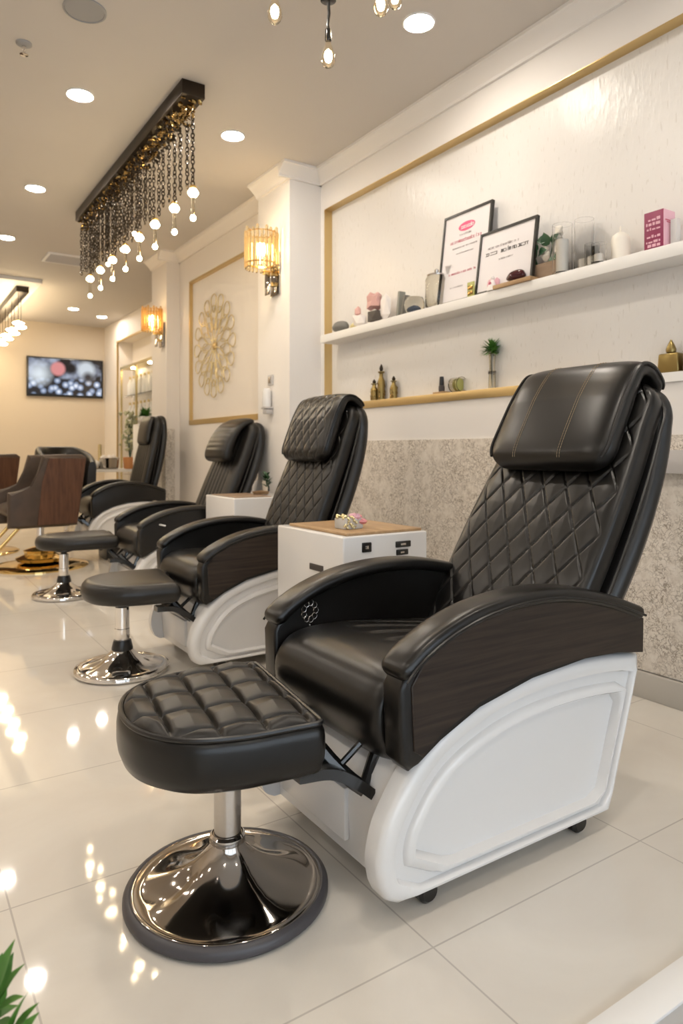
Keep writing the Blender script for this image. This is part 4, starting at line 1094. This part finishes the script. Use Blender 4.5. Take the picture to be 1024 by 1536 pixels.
# ------------------------------------------------------------------ far left: barber chairs
def barber_chair(loc, label, rz, lea, side, gold_base=True):
    t = empty('barber_chair', loc, label, 'barber chair', None, rz)
    # faces -x
    prof = [(-0.34, 0.40), (0.26, 0.40), (0.345, 1.03), (0.30, 1.06), (-0.05, 1.05), (-0.12, 0.745), (-0.34, 0.72)]
    for s in (-1, 1):
        y0_, y1_ = sorted((s * 0.22, s * 0.30))
        a = prism('armrest', prof, y0_, y1_, lea, t, 0.03, 4)
        pr2 = [(-0.10, 0.42), (0.25, 0.42), (0.33, 1.02), (0.0, 1.025), (-0.06, 0.80)]
        y0_, y1_ = sorted((s * 0.296, s * 0.306))
        prism('wood_panel', pr2, y0_, y1_, side, a, 0.003, 1)
    slab('backrest', lea, t, [(0.10, 0.55), (0.15, 0.75), (0.21, 0.95), (0.235, 1.05)], 0.235, 0.06, 0, 30, 20, 3.5, (0.03, 0.06), (0.03, 0.05))
    slab('seat', lea, t, [(-0.31, 0.50), (-0.25, 0.545), (0.0, 0.55), (0.14, 0.54)], 0.225, 0.075, 0, 30, 20, 4, (0.06, 0.03), (0.03, 0.02))
    box('underframe', (-0.25, -0.2, 0.385), (0.22, 0.2, 0.43), 'black_metal', t, 0.01)
    lathe('column', [(0.05, 0.04), (0.05, 0.12), (0.042, 0.13), (0.042, 0.26), (0.034, 0.265), (0.034, 0.39)], 'chrome', t, 28)
    lathe('base', [(0.43, 0.0), (0.43, 0.012), (0.415, 0.022), (0.30, 0.032), (0.16, 0.045), (0.08, 0.055), (0.05, 0.06)], 'gold_mirror' if gold_base else 'chrome', t, 56)
    lathe('base_drum', [(0.05, 0.05), (0.20, 0.06), (0.22, 0.09), (0.14, 0.12), (0.15, 0.16), (0.06, 0.19)], 'gold_mirror' if gold_base else 'chrome', t, 14, angle=15)
    fr = tube('footrest', [(-0.22, -0.17, 0.40), (-0.40, -0.17, 0.20), (-0.40, 0.17, 0.20), (-0.22, 0.17, 0.40)], 0.016, 'gold' if gold_base else 'chrome', t)
    box('tread', (-0.52, -0.17, 0.185), (-0.38, 0.17, 0.205), 'chrome', fr, 0.004)
    return t
barber_chair((1.22, 7.04, 0), 'brown barber chair with wood side panel and gold disc base, left of the stools', rad(4), 'leather_tan', 'brown_wood')
barber_chair((0.80, 8.35, 0), 'brown barber chair cut by the left picture edge, tilted behind the nearer one', rad(20), 'leather_tan', 'brown_wood')
# black round-backed armchair behind
t = empty('tub_chair', (1.98, 9.6, 0), 'black round-backed tub armchair seen over the brown barber chair', 'armchair', None, rad(20))
n = 40; rings = []
for k in range(n):
    a = rad(-125) + rad(250) * k / (n - 1); e = abs(a) / rad(125)
    zt = 1.15 - 0.36 * max(0, e - 0.35) ** 1.3; R = 0.30; th = 0.055
    ring = []
    for q in range(14):
        b = 2 * PI * q / 14; zz = (0.38 + zt) / 2 + (zt - 0.38) / 2 * (math.copysign(abs(math.sin(b)) ** 0.4, math.sin(b))); rr_ = R + 0.05 * (zz - 0.38) + th * math.copysign(abs(math.cos(b)) ** 0.7, math.cos(b))
        ring.append((rr_ * math.sin(a), rr_ * math.cos(a), zz))
    rings.append(ring)
bm = bmesh.new(); loft(bm, rings); finish('backrest', bm, 'leather_soft', t, angle=60)
bm = bmesh.new(); add_lathe(bm, [(0.003, 0.36), (0.26, 0.36), (0.29, 0.39), (0.29, 0.47), (0.26, 0.50), (0.003, 0.51)], 36); finish('seat', bm, 'leather_soft', t, angle=50)
lathe('column', [(0.035, 0.02), (0.035, 0.37)], 'chrome', t, 20); lathe('base', [(0.24, 0), (0.24, 0.012), (0.06, 0.04), (0.035, 0.05)], 'chrome', t, 36)
# ------------------------------------------------------------------ far bay: counter and display cabinet
t = empty('side_table', (2.66, 10.47, 0), 'pale thin-legged table along the far wall behind the farthest recliner', 'table')
box('tabletop', (-0.50, -0.25, 0.78), (0.50, 0.25, 0.82), 'white_matte', t, 0.004)
for x in (-0.48, 0.45):
    for y in (-0.22, 0.19): box('leg', (x, y, 0), (x + 0.03, y + 0.03, 0.78), 'chrome', t)
TZ = 0.82
t = empty('gold_candle', (2.64, 10.52, TZ), 'slim gold candle stick on the far table', 'candlestick')
lathe('holder', [(0.05, 0), (0.05, 0.01), (0.015, 0.02), (0.03, 0.05), (0.03, 0.07)], 'bronze', t, 18); lathe('candle', [(0.026, 0.07), (0.026, 0.36), (0.004, 0.365)], 'pale_gold', t, 16)
o = blob('towel_roll', (0, 0, 0.075), (0.18, 0.12, 0.075), 'white_matte', None, 2, 0.05, 3); o.location = (2.44, 10.42, TZ); tag(o, 'rolled white towel lying on the far table', 'towel')
t = empty('wire_basket', (2.74, 10.37, TZ), 'silver beaded basket on the far table', 'basket')
lathe('bowl', [(0.10, 0.0), (0.13, 0.02), (0.145, 0.16), (0.14, 0.165), (0.125, 0.03), (0.01, 0.015)], 'dark_chrome', t, 20, angle=15)
bm = bmesh.new(); rr = random.Random(1)
for k in range(24): add_blob(bm, (rr.uniform(-.1, .1), rr.uniform(-.1, .1), 0.15 + rr.uniform(0, .04)), 0.028, k, 0.2, 1)
finish('filling', bm, 'quartz', t)
t = empty('orange_planter', (3.02, 10.30, TZ), 'orange pot with tall pale blossom beside the farthest recliner', 'plant')
lathe('pot', [(0.06, 0), (0.085, 0.01), (0.10, 0.17), (0.095, 0.175), (0.08, 0.15), (0.01, 0.14)], 'terracotta', t, 22)
bm = bmesh.new(); rr = random.Random(2)
for k in range(9): add_tube(bm, [(0, 0, 0.14), (rr.uniform(-.06, .06), rr.uniform(-.06, .06), 0.4), (rr.uniform(-.08, .08), rr.uniform(-.08, .08), 0.7)], 0.004, 5)
finish('stems', bm, 'leaf_dark', t)
bm = bmesh.new()
for k in range(90): add_blob(bm, (rr.gauss(0, .05), rr.gauss(0, .05), rr.uniform(0.28, 0.85)), rr.uniform(0.016, 0.034), k, 0.3, 1)
finish('blossom', bm, 'leaf_pale', t)

t = empty('display_cabinet', (B3 + 0.03, 10.45, 0), 'tall lit glass display cabinet set in the far wall opening', 'cabinet')
box('back_panel', (0.19, -0.55, 0.25), (0.21, 1.1, 2.42), 'white_matte', t)
bm = bmesh.new()
for y in (-0.55, 0.27, 1.08): add_box(bm, (-0.02, y, 0), (0.01, y + 0.03, 2.45))
add_box(bm, (-0.02, -0.55, 2.42), (0.21, 1.11, 2.46)); add_box(bm, (-0.02, -0.55, 0.0), (0.21, 1.11, 0.25))
finish('frame', bm, 'pale_gold', t)
for z in (0.70, 1.12, 1.54, 1.96): box('glass_shelf', (0.0, -0.52, z), (0.19, 1.08, z + 0.012), 'glass', t)
for y in (-0.15, 0.7): lathe('cabinet_lamp', [(0.04, 0), (0.04, -0.012), (0.002, -0.014)], 'lamp_pendant', t, 16, (0.08, y, 2.42))
protob = None; rr = random.Random(7)
names = {0.712: 'lowest', 1.132: 'second', 1.552: 'third', 1.972: 'top'}
for z in (1.132, 1.552, 1.972):
    for k in range(8):
        y = 10.05 + k * 0.19
        if protob is None:
            protob = empty('display_bottle', (0, 0, 0), 'x', 'bottle', 'pale bottles in the display cabinet')
            lathe('bottle', [(0.004, 0), (0.045, 0.004), (0.045, 0.20), (0.018, 0.25), (0.016, 0.28)], 'frosted', protob, 14); lathe('cap', [(0.018, 0.28), (0.018, 0.32), (0.003, 0.322)], 'pale_gold', protob, 12); o = protob
        else: o = copy_tree(protob)
        o.location = (B3 + 0.12, y, z); o['label'] = 'tall pale bottle on a glass shelf of the far display cabinet'

t = empty('potted_fern', (2.97, 9.42, 0), 'small bright green pot plant on a pale plinth above the farthest recliner', 'plant')
box('plinth', (-0.13, -0.13, 0), (0.13, 0.13, 1.45), 'white_matte', t, 0.006)
lathe('pot', [(0.05, 1.45), (0.06, 1.46), (0.075, 1.56), (0.065, 1.56), (0.01, 1.54)], 'white_plastic', t, 20)
bm = bmesh.new(); rr = random.Random(21)
for k in range(150):
    a = rr.uniform(0, 2 * PI); e = rr.uniform(-0.1, 1.5)
    add_leaf(bm, (rr.uniform(-.03, .03), rr.uniform(-.03, .03), 1.55 + rr.uniform(0, .05)), (math.cos(a) * math.cos(e), math.sin(a) * math.cos(e), math.sin(e)), (0, 0, 1), rr.uniform(0.06, 0.13), 0.03, 0.25, 4)
finish('foliage', bm, 'leaf', t)

# ------------------------------------------------------------------ foreground plant at the lower left
t = empty('floor_plant', (0.115, 1.10, 0), 'green leafy plant poking in at the bottom left corner', 'plant')
lathe('pot', [(0.05, 0), (0.06, 0.01), (0.075, 0.13), (0.07, 0.13), (0.062, 0.115), (0.01, 0.11)], 'white_plastic', t, 28)
bm = bmesh.new(); rr = random.Random(31); lb = bmesh.new()
for k in range(6):
    a = 2 * PI * k / 6 + 0.3; lean = 0.02 + 0.025 * (k % 2)
    tip = Vector((lean * math.cos(a), lean * math.sin(a), 0.325 - 0.02 * (k % 3)))
    add_tube(bm, [(0, 0, 0.11), (tip.x * 0.4, tip.y * 0.4, 0.22), tuple(tip)], 0.003, 6)
    for j in range(7):
        b = a + (j - 3) * 0.5; el = 1.25 - 0.30 * abs(j - 3)
        add_leaf(lb, tip * (1 - 0.05 * abs(j - 3)), (math.cos(b) * math.cos(el), math.sin(b) * math.cos(el), math.sin(el)), (0, 0, 1), 0.062 - 0.006 * abs(j - 3), 0.026, 0.1, 6)
finish('stems', bm, 'leaf', t); finish('foliage', lb, 'leaf', t)

# ------------------------------------------------------------------ light, camera, view
w = bpy.data.worlds.new('World'); SC.world = w; w.use_nodes = True
bg = w.node_tree.nodes['Background']; bg.inputs['Color'].default_value = (0.80, 0.90, 1.0, 1); bg.inputs['Strength'].default_value = 3.0

cam = bpy.data.cameras.new('Camera'); co = bpy.data.objects.new('Camera', cam); COL.objects.link(co); SC.camera = co
co.location = (0, 0, 1.1); co.rotation_euler = (PI / 2, 0, -rad(33.3))
cam.sensor_fit = 'VERTICAL'; cam.sensor_height = 36.0; cam.lens = 36.0 * 1040 / 1536
cam.shift_y = -93 / 1536; cam.clip_start = 0.02; cam.clip_end = 60
cam.dof.use_dof = True; cam.dof.focus_distance = 1.95; cam.dof.aperture_fstop = 4.0
SC.view_settings.view_transform = 'Standard'; SC.view_settings.look = 'None'; SC.view_settings.gamma = 1.0; SC.view_settings.use_curve_mapping = False
SC.view_settings.exposure = 0.06
SC.cycles.use_denoising = True
SC.cycles.sample_clamp_indirect = 6.0
SC.cycles.max_bounces = 10; SC.cycles.transmission_bounces = 10; SC.cycles.transparent_max_bounces = 12
